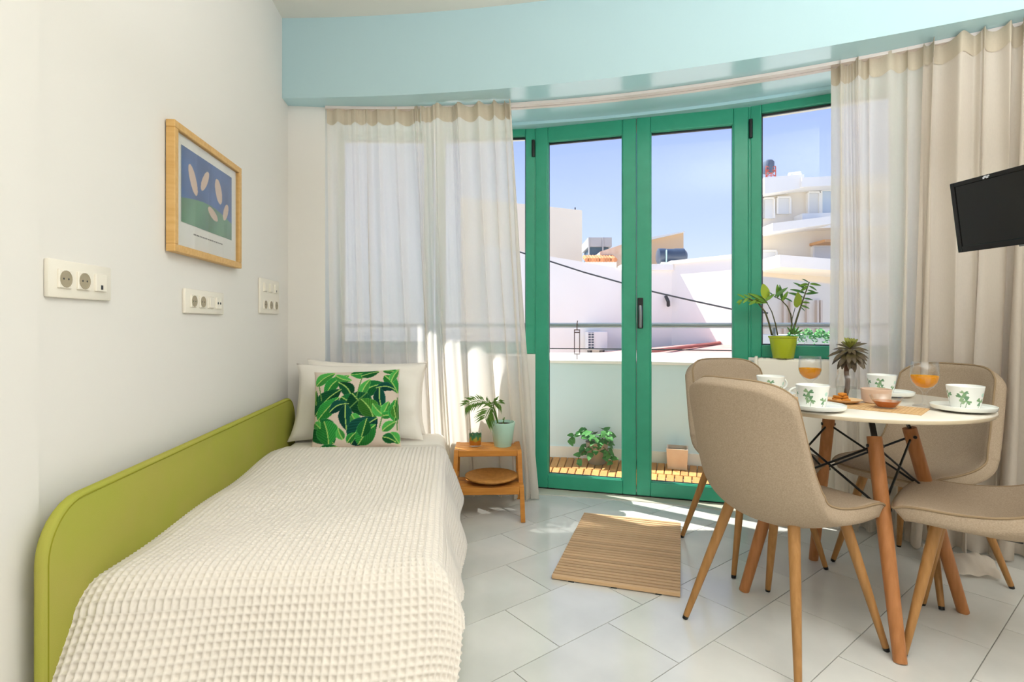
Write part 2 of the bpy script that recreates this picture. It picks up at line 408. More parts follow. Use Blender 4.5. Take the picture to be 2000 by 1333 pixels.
win_n = 0
def window(a0, a1):
    global win_n; win_n += 1
    M, L = chord(a0, a1); w = thing('window_%d' % win_n, None, None, kind='structure'); w.matrix_local = M
    frame_parts(MB(), 0.012, L - 0.006, SILL, ZS, 0.058, 0.058, 0.075, 0.065, -0.03, 0.035).build('window_frame', M_green, w)
    dark_edging(w, 0.070, L - 0.064, SILL + 0.075, ZS - 0.065, 0.005)
    return w
for a0, a1 in ((88.0, 81.2), (81.2, A_DL), (A_DR, 53.6)): window(a0, a1)
for x_ in (-0.012, Ld + 0.012): MB().rbox(x_ - 0.017, x_ + 0.017, -0.026, 0.04, 0.0, ZS, 0.004).build('jamb', M_green, door)
for i, (a0, a1) in enumerate(((88.0, 81.2), (81.2, A_DL), (A_DR, 53.6), (53.6, 48.2))):
    M, L = chord(a0, a1)
    o = struct(('wall_bay_left', 'wall_bay_centre', 'wall_bay_right', 'wall_bay_end')[i], MB().box(0, L, -0.03, 0.12, 0, SILL if i < 3 else ZS), M_wall); o.matrix_local = M
# radiators under the side windows
def radiator(a0, a1, x_from, x_to, label):
    M, L = chord(a0, a1); t = thing('radiator', label, 'radiator', group='panel radiators under the side windows')
    t.matrix_local = M @ Matrix.Translation((x_from, -0.15, 0)); W = x_to - x_from
    MB().rbox(0.02, W, 0.0, 0.075, 0.14, 0.885, 0.012, 3).build('panel', M_rad, t, smooth=True)
    g = MB()
    for i in range(int(W / 0.035)): g.rbox(0.03 + i * 0.035, 0.052 + i * 0.035, 0.012, 0.06, 0.880, 0.889, 0.003)
    g.build('grille', mat('grille_enamel', '#ddd6c8', 0.5, 0.3), t)
    MB().rbox(0.006, 0.022, -0.004, 0.08, 0.12, 0.897, 0.004).build('side_panel', M_rad, t)
    MB().tube([(0.0, 0.03, 0.862), (-0.022, 0.03, 0.862)], 0.008, 8).build('valve', M_chrome, t, smooth=True)
    for x in (0.12, W - 0.12): MB().box(x, x + 0.03, 0.06, 0.12, 0.0, 0.7).build('bracket', M_rad, t)
    return t
rad_r = radiator(A_DR, 53.6, 0.03, 0.70, 'white panel radiator under the window right of the green doors')
radiator(81.2, A_DL, 0.08, 0.625, 'white panel radiator behind the curtain left of the green doors')

# ------------------------------------------------------------------ curtain track and curtains
tr = thing('curtain_track', 'white double curtain track curving along the blue soffit', 'curtain track')
for R0, R1 in ((RT + 0.012, RT + 0.046), (RT + 0.056, RT + 0.084)):
    arc_band(MB(), R0, R1, 87.4, 46.5, ZS - 0.017, ZS - 0.001, 40).build('rail', M_track, tr)

def curtain(label, aL, aR, bL, bR, folds, amp0, amp1, seed, dR=0.0, out=0.0, ztop=2.382, zbot=0.012, nz=46, m=None):
    """aL..aR: angles at the track, bL..bR: at the floor"""
    rng = np.random.RandomState(seed); nu = folds * 28
    u = np.linspace(0, 1, nu); v = np.linspace(0, 1, nz)[:, None]
    wd = rng.uniform(0.35, 1.9, folds); kn = np.concatenate([[0], np.cumsum(wd) / wd.sum()])       # folds of uneven width and depth
    turn = np.interp(u, kn, np.arange(folds + 1)); turn = np.convolve(np.pad(turn, 4, mode='reflect', reflect_type='odd'), np.ones(9) / 9, 'valid')
    ph = 2 * np.pi * turn
    dep = rng.uniform(0.25, 1.35, folds + 1); env = np.interp(turn, np.arange(folds + 1), dep)
    drift = rng.uniform(-1, 1, folds + 1); dr = np.interp(turn, np.arange(folds + 1), drift)
    wob = 1.5 * dr[None, :] * v ** 1.2 + 0.5 * np.sin(2 * np.pi * (v * 0.8 + rng.rand())) * np.sin(2 * np.pi * u * 1.4 + 1.0)
    s = np.sin(ph[None, :] + wob)
    amp = (amp0 + (amp1 - amp0) * v ** 0.8) * env[None, :] * (1 + 0.35 * np.sin(5 * v + 6 * rng.rand() + 3 * u[None, :]))
    ph2 = 2 * np.pi * np.interp(u, np.sort(np.concatenate([[0, 1], rng.rand(folds * 2 - 1)])), np.arange(folds * 2 + 1)); ph2 = np.convolve(np.pad(ph2, 3, mode='reflect', reflect_type='odd'), np.ones(7) / 7, 'valid')
    fine = 0.0055 * np.sin(ph2[None, :] + 2.5 * v) * (1.1 - 0.5 * v) + 0.003 * np.sin(2 * ph2[None, :] - 5 * v) * (0.6 + 0.4 * v)
    R = RT + dR + amp * s + fine + out * np.clip((v - 0.35) / 0.65, 0, 1) ** 1.5
    a = (aL + (aR - aL) * u) * (1 - v) + (bL + (bR - bL) * u) * v + 0.25 * np.cos(ph[None, :] + wob) * (0.4 + v) * env[None, :]
    top = ztop - 0.016 * np.abs(np.sin(ph / 2 + 0.6)) ** 1.5
    z = top[None, :] * (1 - v) + zbot * v
    low = np.clip((v - 0.965) / 0.035, 0, 1)
    R = R + low * 0.03 * np.sin(ph[None, :] * 1.7 + 2)
    x = CC.x + R * np.cos(np.radians(a)); y = CC.y + R * np.sin(np.radians(a))
    P = np.stack([x, y, z + 0 * x], -1)
    base = P.reshape(-1, 3).mean(0); base[2] = 0
    o = link('curtain', grid_mesh('curtain', P - base, m or M_curtain), loc=base)
    tag(o, label, 'curtain', 'linen curtains on the curved track')
    # pleated heading, a second layer over the top 8 cm
    n = 6; vv = np.linspace(0, 0.038, n)[:, None]
    iz = vv * (nz - 1); i0 = np.floor(iz).astype(int)[:, 0]; f = (iz[:, 0] - i0)[:, None, None]
    H = P[i0] * (1 - f) + P[i0 + 1] * f
    d = H[..., :2] - np.array([CC.x, CC.y]); d = d / np.linalg.norm(d, axis=-1, keepdims=True)
    H = H.copy(); H[..., :2] -= d * 0.005
    link('heading', grid_mesh('heading', H - base, M_heading), o)
    return o
curtain('sheer linen curtain hanging behind the bed pillows beside the wall column', 87.3, 81.2, 86.9, 80.2, 6, 0.022, 0.034, 3, dR=0.03, out=0.03)
curtain('sheer linen curtain falling behind the wooden step stool to the green door', 81.1, 75.3, 80.6, 74.0, 6, 0.020, 0.040, 8, dR=-0.02, out=0.21)
curtain('sheer linen curtain beside the lime plant pot, right of the green doors', 57.2, 53.1, 57.0, 53.2, 6, 0.026, 0.036, 5, dR=0.03, out=0.20)
curtain('heavy beige linen curtain hanging behind the wall television', 53.3, 46.6, 53.8, 46.8, 7, 0.030, 0.040, 12, dR=-0.01, out=0.17, m=M_drape)
# hem lying bunched on the floor
cr = MB()
rng = random.Random(4)
P = np.zeros((14, 40, 3)); us = np.linspace(0, 1, 40)
for i in range(14):
    v = i / 13
    for j, u in enumerate(us):
        p = pol(RT + 0.06 - 0.20 * v - 0.02 * math.sin(9 * u + 3 * v), 53.4 - 2.8 * u)
        P[i, j] = (p.x, p.y, 0.012 + 0.055 * math.sin(math.pi * (0.15 + 0.85 * v)) * (0.6 + 0.4 * math.sin(9 * u + 4 * v)) + 0.008 * math.sin(13 * u - 6 * v) ** 2)
b = P.reshape(-1, 3).mean(0); b[2] = 0
tag(link('curtain_hem', grid_mesh('curtain_hem', P - b, M_drape), loc=b), 'crumpled linen curtain hem bunched on the floor behind the chairs', 'curtain')

# ------------------------------------------------------------------ bed
BX0, BX1, BY0, BY1, BZ = -0.895, -0.03, 1.45, 3.30, 0.44
bed = thing('daybed', 'single daybed with lime green upholstered side panel along the left wall', 'bed', (-0.47, 2.35, 0))
bo = Vector((0.47, -2.35, 0))
MB().rbox(BX0, 0.0, BY0 + 0.0, BY1, 0.05, 0.25, 0.02, 3, Matrix.Translation(bo)).build('base', M_lime, bed, smooth=True)
MB().rbox(BX0 + 0.004, BX1 - 0.005, BY0 + 0.01, BY1, 0.25, BZ - 0.012, 0.05, 4, Matrix.Translation(bo)).build('mattress', M_sheet, bed, smooth=True)
for lx in (-0.85, -0.04):
    for ly in (1.48, 3.2): MB().tube([(lx, ly, 0), (lx, ly, 0.05)], 0.025, 12, True, Matrix.Translation(bo)).build('foot', M_black, bed)
def rounded_panel(y0, y1, z0, z1, r, n=8):
    pts = [(y0, z0), (y1, z0)]
    for i in range(n + 1): a = math.pi / 2 * i / n; pts.append((y1 - r + r * math.cos(a), z1 - r + r * math.sin(a)))
    for i in range(n + 1): a = math.pi / 2 * (1 + i / n); pts.append((y0 + r + r * math.cos(a), z1 - r + r * math.sin(a)))
    return pts
def panel_mesh(x0, x1, y0, y1, z0, z1, r, b):
    bm = bmesh.new(); poly = rounded_panel(y0, y1, z0, z1, r)
    vs = [bm.verts.new((x0, p[0], p[1])) for p in poly]; f = bm.faces.new(vs)
    ex = bmesh.ops.extrude_face_region(bm, geom=[f])
    for g in ex['geom']:
        if isinstance(g, bmesh.types.BMVert): g.co.x = x1
    bm.faces.ensure_lookup_table()
    edges = [e_ for e_ in bm.edges if abs(e_.verts[0].co.x - e_.verts[1].co.x) < 1e-6]
    bmesh.ops.bevel(bm, geom=edges, offset=b, segments=3, profile=0.5, affect='EDGES')
    bmesh.ops.recalc_face_normals(bm, faces=bm.faces)
    me = bpy.data.meshes.new('side_panel'); bm.to_mesh(me); bm.free()
    me.polygons.foreach_set('use_smooth', [True] * len(me.polygons)); me.set_sharp_from_angle(angle=R_(50)); return me
me = panel_mesh(-0.919, -0.893, 1.30, 3.225, 0.02, 0.672, 0.13, 0.009); me.materials.append(M_lime)
hb = link('side_panel', me, bed, bo)
seam = rounded_panel(1.311, 3.213, 0.02, 0.661, 0.12, 10)
MB().tube([(-0.8935, p[0], p[1]) for p in seam[1:] + seam[:1]], 0.0022, 6).build('seam', mat('seam_thread', '#8f8f2e', 0.9, 0.1), hb)
MB().tube([(-0.8925, 1.303, 0.22), (-0.8925, 1.6, 0.22)], 0.0018, 6).build('seam', MATS['seam_thread'], hb)

# waffle bedspread, draped over the foot and the open side
CELL = 0.0186; st = CELL / 6
an = int((0.865 + 0.25) / st); bn = int((1.50 + 0.40) / st)
a = (np.arange(an) * st)[None, :]; bq = (np.arange(bn) * st)[:, None]      # a from the wall side, bq from the pillow end
Wd, Ln = BX1 - BX0, 1.45
EY0 = BY0; Y_START = EY0 + Ln
ov_a = np.maximum(a - Wd + 0.05, 0) + 0 * bq; ov_b = np.maximum(bq - Ln + 0.04, 0) + 0 * a
d = np.hypot(ov_a, ov_b) + 1e-9; ux, uy = ov_a / d, ov_b / d
def drape(d):                                      # outward and downward travel for a length d of cloth past the fold
    r = 0.055 * ux ** 2 + 0.11 * uy ** 2; q = np.radians(70 * ux ** 2 + 56 * uy ** 2)
    ang = np.clip(d / r, 0, q)
    outw = r * np.sin(ang); down = r * (1 - np.cos(ang)); rest = np.maximum(d - r * q, 0)
    return outw + rest * np.cos(q), down + rest * np.sin(q)
ow, dn = drape(d)
side_only = np.clip(1 - ov_b / 0.12, 0, 1) * (ov_a > 0)
X = BX0 + np.minimum(a, Wd - 0.05) + ux * ow * (1 - 0.05 * side_only) + 0 * bq
Y = Y_START - np.minimum(bq, Ln - 0.04) - uy * ow + 0 * a
Z = BZ - dn
X = X + 0.030 * np.sin(np.pi * np.clip(ov_b / 0.34, 0, 1)) ** 0.8 * np.clip((a - (Wd - 0.22)) / 0.25, 0, 1) ** 1.5
sag = 0.010 * np.sin(5.2 * bq + 0.6) * np.sin(3.2 * a + 0.4) + 0.006 * np.sin(9 * bq + 7 * a)
Z = Z + sag * (dn < 0.05)
X = X + ux * (0.012 * np.sin(bq * 11) * np.clip(dn / 0.15, 0, 1)); Y = Y - uy * 0.014 * np.sin(a * 12) * np.clip(dn / 0.2, 0, 1)
Z = Z - 0.012 * np.clip(1 - a / 0.05, 0, 1)
P = np.stack([X, Y, Z], -1)
tu = np.gradient(P, axis=1); tv = np.gradient(P, axis=0); nrm = np.cross(tv, tu); nrm /= np.linalg.norm(nrm, axis=-1, keepdims=True) + 1e-12
if nrm[bn // 3, an // 3, 2] < 0: nrm = -nrm
rid = lambda t: np.abs(np.cos(np.pi * t / CELL)) ** 3
hgt = np.maximum(rid(a) + 0 * bq, rid(bq) * 0.92 + 0 * a) * 0.0095
hem = np.clip((bq - 0.07) / 0.01, 0, 1)
hgt = hgt * hem + 0.004 * (1 - hem)
P = P + nrm * hgt[..., None]
base = np.array([-0.47, 2.2, 0.44])
tag(link('bedspread', grid_mesh('bedspread', P - base, M_waffle, keep=(a + 0 * bq) < Wd + 0.245 - 0.17 * np.clip((bq - 0.9) / 0.7, 0, 1) ** 1.3), loc=base), 'off white waffle weave bedspread draped over the daybed', 'bedspread')

def pillow_mesh(w, h, t, m, n=40, corner=0.10, seed=0, colors=None, wr=0.006):
    rng = np.random.RandomState(seed)
    u = np.linspace(-1, 1, n)[None, :]; v = np.linspace(-1, 1, n)[:, None]
    edge = 1 - corner * (1 - np.abs(u) ** 3) * np.abs(v) ** 6 - 0
    sx = w / 2 * u * (1 - corner * (1 - np.abs(v) ** 2.5) * np.abs(u) ** 3 * 0.9)
    sz = h / 2 * v * (1 - corner * (1 - np.abs(u) ** 2.5) * np.abs(v) ** 3 * 0.9)
    bulge = (np.clip(1 - np.abs(u) ** 2.4, 0, 1) * np.clip(1 - np.abs(v) ** 2.4, 0, 1)) ** 0.5 * t / 2
    p1, p2, p3 = rng.rand(3) * 6
    wrk = wr * (np.sin(5 * u + 3 * v + p1) + 0.7 * np.sin(9 * u * v + 4 * v + p2) + 0.5 * np.sin(13 * u - 6 * v + p3)) * (bulge / (t / 2)) ** 0.5
    F = np.stack([sx + 0 * v, -(bulge + wrk) , sz + 0 * u], -1); B = np.stack([sx + 0 * v, bulge, sz + 0 * u], -1)
    me = grid_mesh('pillow', np.concatenate([F, B[::-1][1:]], 0), m, colors=None)
    if colors is not None:
        set_colors(me, np.concatenate([colors, colors[::-1][1:]], 0).reshape(-1, 3))
    return me
def lean(loc, tilt, rz, roll=0.0):       # bottom edge at loc, leaning back by tilt
    return Matrix.Translation(loc) @ Matrix.Rotation(rz, 4, 'Z') @ Matrix.Rotation(-tilt, 4, 'X') @ Matrix.Rotation(roll, 4, 'Y')
o = link('pillow', pillow_mesh(0.74, 0.45, 0.15, M_sheet, seed=3, wr=0.009), matrix=lean((-0.525, 3.06, 0.435), R_(21), R_(-2)) @ Matrix.Translation((0, 0, 0.225)))
tag(o, 'plump white pillow directly behind the leaf print cushion', 'pillow', 'white pillows')
o = link('pillow', pillow_mesh(0.70, 0.43, 0.13, M_sheet, seed=9), matrix=lean((-0.50, 3.215, 0.445), R_(9), R_(2), R_(2)) @ Matrix.Translation((0, 0, 0.212)))
tag(o, 'white pillow farthest back, mostly hidden behind another white pillow', 'pillow', 'white pillows')

# leaf print cushion
def leaf_print(n):
    base = np.array(lin('#d3c3b4')); img = np.tile(base, (n, n, 1))
    U, V = np.meshgrid(np.linspace(0, 1, n), np.linspace(0, 1, n))      # V up
    G = [lin(c) for c in ('#1b5f30', '#2c8038', '#14492b', '#449645', '#104238', '#376f2a')]
    L = [  # x0, y0 (root), x1, y1 (tip), width, colour, curl   in cushion units
        (.02, .80, .25, .97, .09, 3, .1), (.14, .62, .42, .92, .10, 1, .3), (.25, .93, .45, .83, .07, 3, -.2), (.62, .97, .42, .93, .11, 1, .1), (.55, .90, .76, .97, .09, 0, .1),
        (.80, .98, .99, .92, .07, 1, .2), (.82, .90, .99, .66, .10, 1, .1), (.90, .80, .99, .99, .06, 3, .1), (.45, .62, .29, .82, .10, 2, -.2), (.52, .60, .85, .78, .13, 0, .25),
        (.55, .62, .66, .85, .07, 3, .1), (.72, .72, .96, .70, .08, 4, .25), (.76, .72, .80, .42, .09, 4, -.1), (.02, .42, .33, .72, .15, 2, .15), (.06, .36, .31, .62, .12, 1, .05),
        (.33, .62, .48, .48, .12, 0, .1), (.45, .66, .62, .36, .18, 2, .1), (.55, .58, .70, .30, .14, 5, .2), (.20, .44, .42, .53, .09, 4, .3), (.38, .52, .40, .20, .10, 4, -.05),
        (.45, .40, .58, .26, .08, 3, -.2), (.08, .36, .26, .06, .19, 0, -.15), (.14, .34, .20, .04, .16, 1, .1), (.44, .04, .74, .34, .20, 4, .15), (.52, .03, .72, .26, .14, 1, .1), (.56, .12, .62, .34, .1, 0, 0),
        (.82, .36, .68, .52, .08, 3, .1), (.80, .38, .88, .55, .07, 3, 0), (.78, .36, .92, .37, .06, 1, .1), (.94, .30, .96, .58, .10, 1, .05), (.96, .34, .93, .50, .07, 5, 0), (.79, .18, .96, .30, .07, 3, .1),
        (.88, .16, .98, .03, .09, 3, .1), (.79, .11, .94, .05, .08, 0, .15), (.36, .10, .30, .25, .06, 3, .1), (.40, .06, .50, .18, .06, 1, .1), (.02, .34, .10, .26, .06, 3, 0), (.03, .55, .02, .75, .05, 0, .1), (.10, .03, .30, .02, .05, 0, 0)]
    for x0, y0, x1, y1, w, ci, cu in L:
        dx, dy = x1 - x0, y1 - y0; ln = math.hypot(dx, dy); dx, dy = dx / ln, dy / ln
        s = ((U - x0) * dx + (V - y0) * dy) / ln; t = -(U - x0) * dy + (V - y0) * dx
        t = t - cu * ln * 0.5 * np.sin(np.pi * np.clip(s, 0, 1))
        ww = w * 0.80 * np.sin(np.pi * np.clip(s, 0, 1) ** 0.8) ** 0.8
        ins = (s > 0) & (s < 1) & (np.abs(t) < ww)
        c = np.array(G[ci])[None, None, :] * (0.75 + 0.55 * (0.5 + 0.5 * np.sin((s * 9 + np.abs(t) / w * 5) * 6.0)))[..., None]
        c = c * np.where(t > 0, 1.25, 0.8)[..., None]
        rib = np.abs(t) < 0.006
        c = np.where(rib[..., None], np.array(lin('#9cc46a')), c)
        edge_ = (ww - np.abs(t)) < 0.006
        c = np.where(edge_[..., None], c * 1.5 + 0.02, c)
        img = np.where(ins[..., None], c, img)
    for x0, y0, x1, y1 in ((.43, .48, .62, .66), (.50, .60, .56, .88), (.10, .60, .06, .80), (.97, .20, .985, .6), (.76, .22, .80, .38)):
        s = np.clip(((U - x0) * (x1 - x0) + (V - y0) * (y1 - y0)) / ((x1 - x0) ** 2 + (y1 - y0) ** 2), 0, 1)
        dd = np.hypot(U - x0 - s * (x1 - x0), V - y0 - s * (y1 - y0))
        img = np.where((dd < 0.007)[..., None], np.array(lin('#5f8d4a')), img)
    return img
NP = 150
cush = link('cushion', pillow_mesh(0.45, 0.43, 0.13, mat('leaf_print', '#d3c3b4', 0.9, 0.1, vcol='print', bump=(300, 0.15, 0.002)), n=NP, corner=0.05, seed=5, colors=leaf_print(NP), wr=0.002),
            matrix=lean((-0.485, 2.85, 0.442), R_(24), R_(4), R_(-1.5)) @ Matrix.Translation((0, 0, 0.208)))
tag(cush, 'square cushion printed with green tropical leaves leaning on the pillows', 'cushion')

# ------------------------------------------------------------------ picture, sockets, television
pic = thing('framed_picture', 'oak framed blue and green art print hanging on the left wall', 'picture', (WL, 2.25, 1.33))
pw, ph, fw = 0.59, 0.45, 0.026
MF = Matrix(((0, 0, 1, 0.004), (1, 0, 0, -pw / 2), (0, 1, 0, 0), (0, 0, 0, 1)))     # (along wall, up, out)
fr = MB().rbox(0, pw, 0, fw, 0, 0.03, 0.002, 1, MF).rbox(0, pw, ph - fw, ph, 0, 0.03, 0.002, 1, MF).rbox(0, fw, fw, ph - fw, 0, 0.03, 0.002, 1, MF).rbox(pw - fw, pw, fw, ph - fw, 0, 0.03, 0.002, 1, MF)
fr.build('frame', M_frame, pic)
MB().box(fw, pw - fw, fw, ph - fw, 0.004, 0.014, MF).build('mount', mat('print_paper', '#f1ece3', 0.8, 0.2), pic)
n1, n2 = 150, 100
U, V = np.meshgrid(np.linspace(0, 1, n1), np.linspace(0, 1, n2))
img = np.tile(np.array(lin('#39629f')), (n2, n1, 1)) * (0.9 + 0.2 * np.sin(9 * U + 5 * V) * np.sin(7 * V - 3 * U))[..., None]
hill = 0.30 + 0.14 * np.sin(2.6 * U + 0.1) - 0.10 * U
img = np.where((V < hill)[..., None], np.array(lin('#5d9067')) * (0.9 + 0.15 * np.sin(11 * U - 6 * V))[..., None], img)
for cx_, cy_, rx_, ry_, an_ in ((.20, .62, .06, .20, .3), (.42, .70, .05, .17, -.4), (.70, .66, .07, .18, .2), (.86, .40, .05, .14, -.3), (.58, .28, .06, .12, .9)):   # plain pale pebble shapes
    ca, sa = math.cos(an_), math.sin(an_); ex = ((U - cx_) * ca + (V - cy_) * sa) / rx_; ey = (-(U - cx_) * sa + (V - cy_) * ca) / ry_
    img = np.where((ex ** 2 + ey ** 2 < 1)[..., None], np.array(lin('#dfc0a6')), img)
x0, x1, y0, y1 = 0.075, pw - 0.075, 0.115, ph - 0.062
G = np.stack([np.full_like(U, 0.0195), -pw / 2 + x0 + (x1 - x0) * U, y0 + (y1 - y0) * V], -1)
link('print', grid_mesh('print', G, mat('art_print', '#39629f', 0.6, 0.3, vcol='print'), colors=img), pic)
cap = MB(); xx = 0.17; rng = random.Random(2)
while xx < pw - 0.17:
    w = rng.uniform(0.006, 0.02); cap.box(xx, xx + w, 0.082, 0.087, 0.0140, 0.0146, MF); xx += w + 0.005
cap.build('caption', mat('caption_ink', '#77736c', 0.8, 0.1), pic)
MB().box(fw, pw - fw, fw, ph - fw, 0.020, 0.022, MF).build('glass', M_clear, pic)

def wall_plate(label, y0, y1, z0, z1, rows):
    t = thing('socket_plate', label, 'wall socket', (WL, (y0 + y1) / 2, z0), group='white socket plates on the left wall')
    W, Hh = y1 - y0, z1 - z0
    Mw = Matrix(((0, 0, 1, 0.0 if y0 > 1.5 else 0.0), (1, 0, 0, -W / 2), (0, 1, 0, 0), (0, 0, 0, 1)))
    off = 0.017 if y0 < 1.37 else 0.0
    MB().rbox(0, W, 0, Hh, off, 0.012, 0.004, 2, Mw).build('plate', M_white, t, smooth=True)
    nr = len(rows)
    for ri, row in enumerate(rows):
        zc = Hh - (ri + 0.5) * Hh / nr; n = len(row)
        for ci, k in enumerate(row):
            yc = W * (ci + 0.5) / n * 0.86 + W * 0.07; h = 0.0235
            m = MB().rbox(yc - h, yc + h, zc - h, zc + h, 0.010, 0.0175, 0.002, 1, Mw).build('socket' if k == 's' else 'switch' if k == 'w' else 'jack', M_white, t)
            if k == 's':
                MB().lathe([(0.0212, 0.0174), (0.0212, 0.0188), (0.0198, 0.0188), (0.0190, 0.0179), (0.0, 0.0178)], 20, Mw @ Matrix.Translation((yc, zc, 0.0))).build('recess_disc', M_recess_shade, m, smooth=True)  # disc lies proud of the face, the hollow is only painted
                for q in (-0.0085, 0.0085): MB().tube([(yc + q, zc, 0.0176), (yc + q, zc, 0.0182)], 0.0026, 8, True, Mw).build('pin_hole', M_dark, m)
            elif k == 'j': MB().box(yc - 0.004, yc + 0.005, zc - 0.018, zc - 0.006, 0.0174, 0.018, Mw).build('port', M_dark, m)
            elif k == 'd':
                for q in (-0.011, 0.011): MB().tube([(yc + q, zc, 0.0172), (yc + q, zc, 0.0185)], 0.005, 10, True, Mw).build('port', M_dark, m)
            else: MB().rbox(yc - 0.018, yc + 0.018, zc - 0.020, zc + 0.020, 0.0174, 0.0205, 0.001, 1, Mw).build('rocker', M_white, m)
wall_plate('white plate of two sockets and one jack above the near end of the bed', 1.407, 1.648, 1.146, 1.240, ['ssj'])
wall_plate('white plate of two sockets and two smaller outlets below the framed picture', 2.075, 2.409, 1.121, 1.212, ['sswd'])
wall_plate('tall double row white switch and socket plate beside the wall column', 2.849, 3.148, 1.137, 1.318, ['wwj', 'sss'])

# television on an arm from the right wall
tvl_t, tvl_b = at_d(1864, 358, 1.98), at_d(1874, 494, 2.0)
tvr_t = at_d(2000, 322, 1.752)
ax = (tvr_t - tvl_t); ax.z = 0; ax.normalize()
up = (tvl_t - tvl_b).normalized(); up = (up - ax * up.dot(ax)).normalized(); nz_ = ax.cross(up).normalized()
if nz_.dot(Vector((0, 0, EYE)) - tvl_t) < 0: nz_ = -nz_
TH, TWd = (tvl_t - tvl_b).length, 0.43
tv = thing('television', 'small black flat television tilted forward in front of the beige curtain', 'television')
MT = Matrix(((ax.x, up.x, nz_.x, tvl_b.x), (ax.y, up.y, nz_.y, tvl_b.y), (ax.z, up.z, nz_.z, tvl_b.z), (0, 0, 0, 1)))
tv.matrix_local = MT
MB().rbox(0, TWd, 0, TH, -0.035, 0.0, 0.006).build('housing', M_black, tv)
bz = MB()
for (a0, a1, b0, b1) in ((0, 0.015, 0, TH), (TWd - 0.015, TWd, 0, TH), (0.015, TWd - 0.015, 0, 0.022), (0.015, TWd - 0.015, TH - 0.016, TH)): bz.rbox(a0, a1, b0, b1, -0.002, 0.006, 0.002)
bz.build('bezel', mat('gloss_black', '#050506', 0.12, 0.5), tv)
MB().box(0.014, TWd - 0.014, 0.02, TH - 0.014, 0.0, 0.002).build('screen', mat('dark_screen', '#0b0c0b', 0.16, 0.5), tv)
lg = MB()
for a0, a1, b0, b1 in ((.118, .124, .003, .010), (.122, .132, .006, .013), (.129, .137, .003, .009), (.134, .141, .008, .013)): lg.rbox(a0, a1, TH - 0.016 + b0, TH - 0.016 + b1, 0.0055, 0.0068, 0.001)
lg.build('badge', mat('badge_silver', '#c9ccd2', 0.4, 0.4), tv)
MB().rbox(0.20, 0.30, -0.006, 0.004, -0.02, 0.0, 0.002).build('trim_strip', M_chrome, tv)
wall_pt = Vector((WR, 1.62, 1.36)); wl_ = MT.inverted() @ wall_pt
MB().rbox(TWd / 2 - 0.06, TWd / 2 + 0.06, TH / 2 - 0.06, TH / 2 + 0.06, -0.06, -0.033, 0.004).build('mount_plate', M_black, tv)
MB().tube([(TWd / 2, TH / 2, -0.055), ((TWd / 2 + wl_.x) / 2 + 0.06, (TH / 2 + wl_.y) / 2, (wl_.z - 0.05) / 2), tuple(wl_)], 0.018, 10).build('arm', M_black, tv, smooth=True)

# ------------------------------------------------------------------ step stool and the things on it
st_c = (at_z(1020, 1020, 0) + at_z(885, 1022, 0)) / 2; st_dir = at_z(1020, 1020, 0) - at_z(885, 1022, 0)
stool = thing('step_stool', 'honey coloured two step wooden stool beside the bed', 'stool', st_c, math.atan2(st_dir.y, st_dir.x))
def bar(mb, p, q, w, h):       # rectangular bar from p to q; w along x
    p, q = Vector(p), Vector(q); d_ = (q - p).normalized(); x = Vector((1, 0, 0)); y = d_.cross(x).normalized(); vs = []
    for o_ in (p, q):
        for sx, sy in ((-1, -1), (1, -1), (1, 1), (-1, 1)): vs.append(o_ + x * sx * w / 2 + y * sy * h / 2)
    return mb.add(vs, [(0, 1, 2, 3), (7, 6, 5, 4), (0, 4, 5, 1), (1, 5, 6, 2), (2, 6, 7, 3), (3, 7, 4, 0)])
for s in (-1, 1):
    xb, xm, xt = s * 0.192, s * 0.187, s * 0.180
    bar(MB(), (xb, 0.0, 0), (xm, 0.03, 0.182), 0.024, 0.038).build('leg', M_pine, stool)
    bar(MB(), (xm, 0.11, 0.155), (xt, 0.155, 0.36), 0.024, 0.038).build('leg', M_pine, stool)
    bar(MB(), (xb, 0.40, 0), (xt, 0.335, 0.36), 0.024, 0.038).build('leg', M_pine, stool)
    bar(MB(), (xm, 0.015, 0.172), (xm, 0.375, 0.172), 0.024, 0.03).build('side_rail', M_pine, stool)
    bar(MB(), (xt, 0.14, 0.345), (xt, 0.362, 0.345), 0.024, 0.03).build('side_rail', M_pine, stool)
MB().rbox(-0.175, 0.175, 0.012, 0.03, 0.145, 0.186, 0.003).build('apron', M_pine, stool)
MB().rbox(-0.168, 0.168, 0.137, 0.155, 0.325, 0.360, 0.003).build('apron', M_pine, stool)
for i in range(4): MB().rbox(-0.176, 0.176, 0.034 + i * 0.047, 0.077 + i * 0.047, 0.172, 0.188, 0.003).build('step_slat', M_pine, stool)
for i in range(4): MB().rbox(-0.169, 0.169, 0.158 + i * 0.050, 0.204 + i * 0.050, 0.346, 0.362, 0.003).build('step_slat', M_pine, stool)
def on_stool(x, y, z): return stool.matrix_local @ Vector((x, y, z))
bpy.context.view_layer.update()
SM = Matrix.Translation(stool.location) @ Matrix.Rotation(stool.rotation_euler.z, 4, 'Z')
# coiled bamboo plate
pr = [(0, 0.012)]
for i in range(1, 15):
    r = 0.148 * i / 14; pr += [(r - 0.004, 0.012 + 0.024 * (r / 0.148) ** 2 + 0.0018), (r, 0.012 + 0.024 * (r / 0.148) ** 2)]
pr += [(0.150, 0.036), (0.146, 0.026), (0.10, 0.008), (0.055, 0.0), (0, 0)]
p = SM @ Vector((0.02, 0.125, 0.189))
tag(MB().lathe(pr, 40).build('coiled_plate', mat('coiled_bamboo', '#bd8442', 0.5, 0.3, noise=(40, '#a06a2e', 0.6)), smooth='all', loc=p), 'round coiled bamboo plate on the lower step of the stool', 'plate')
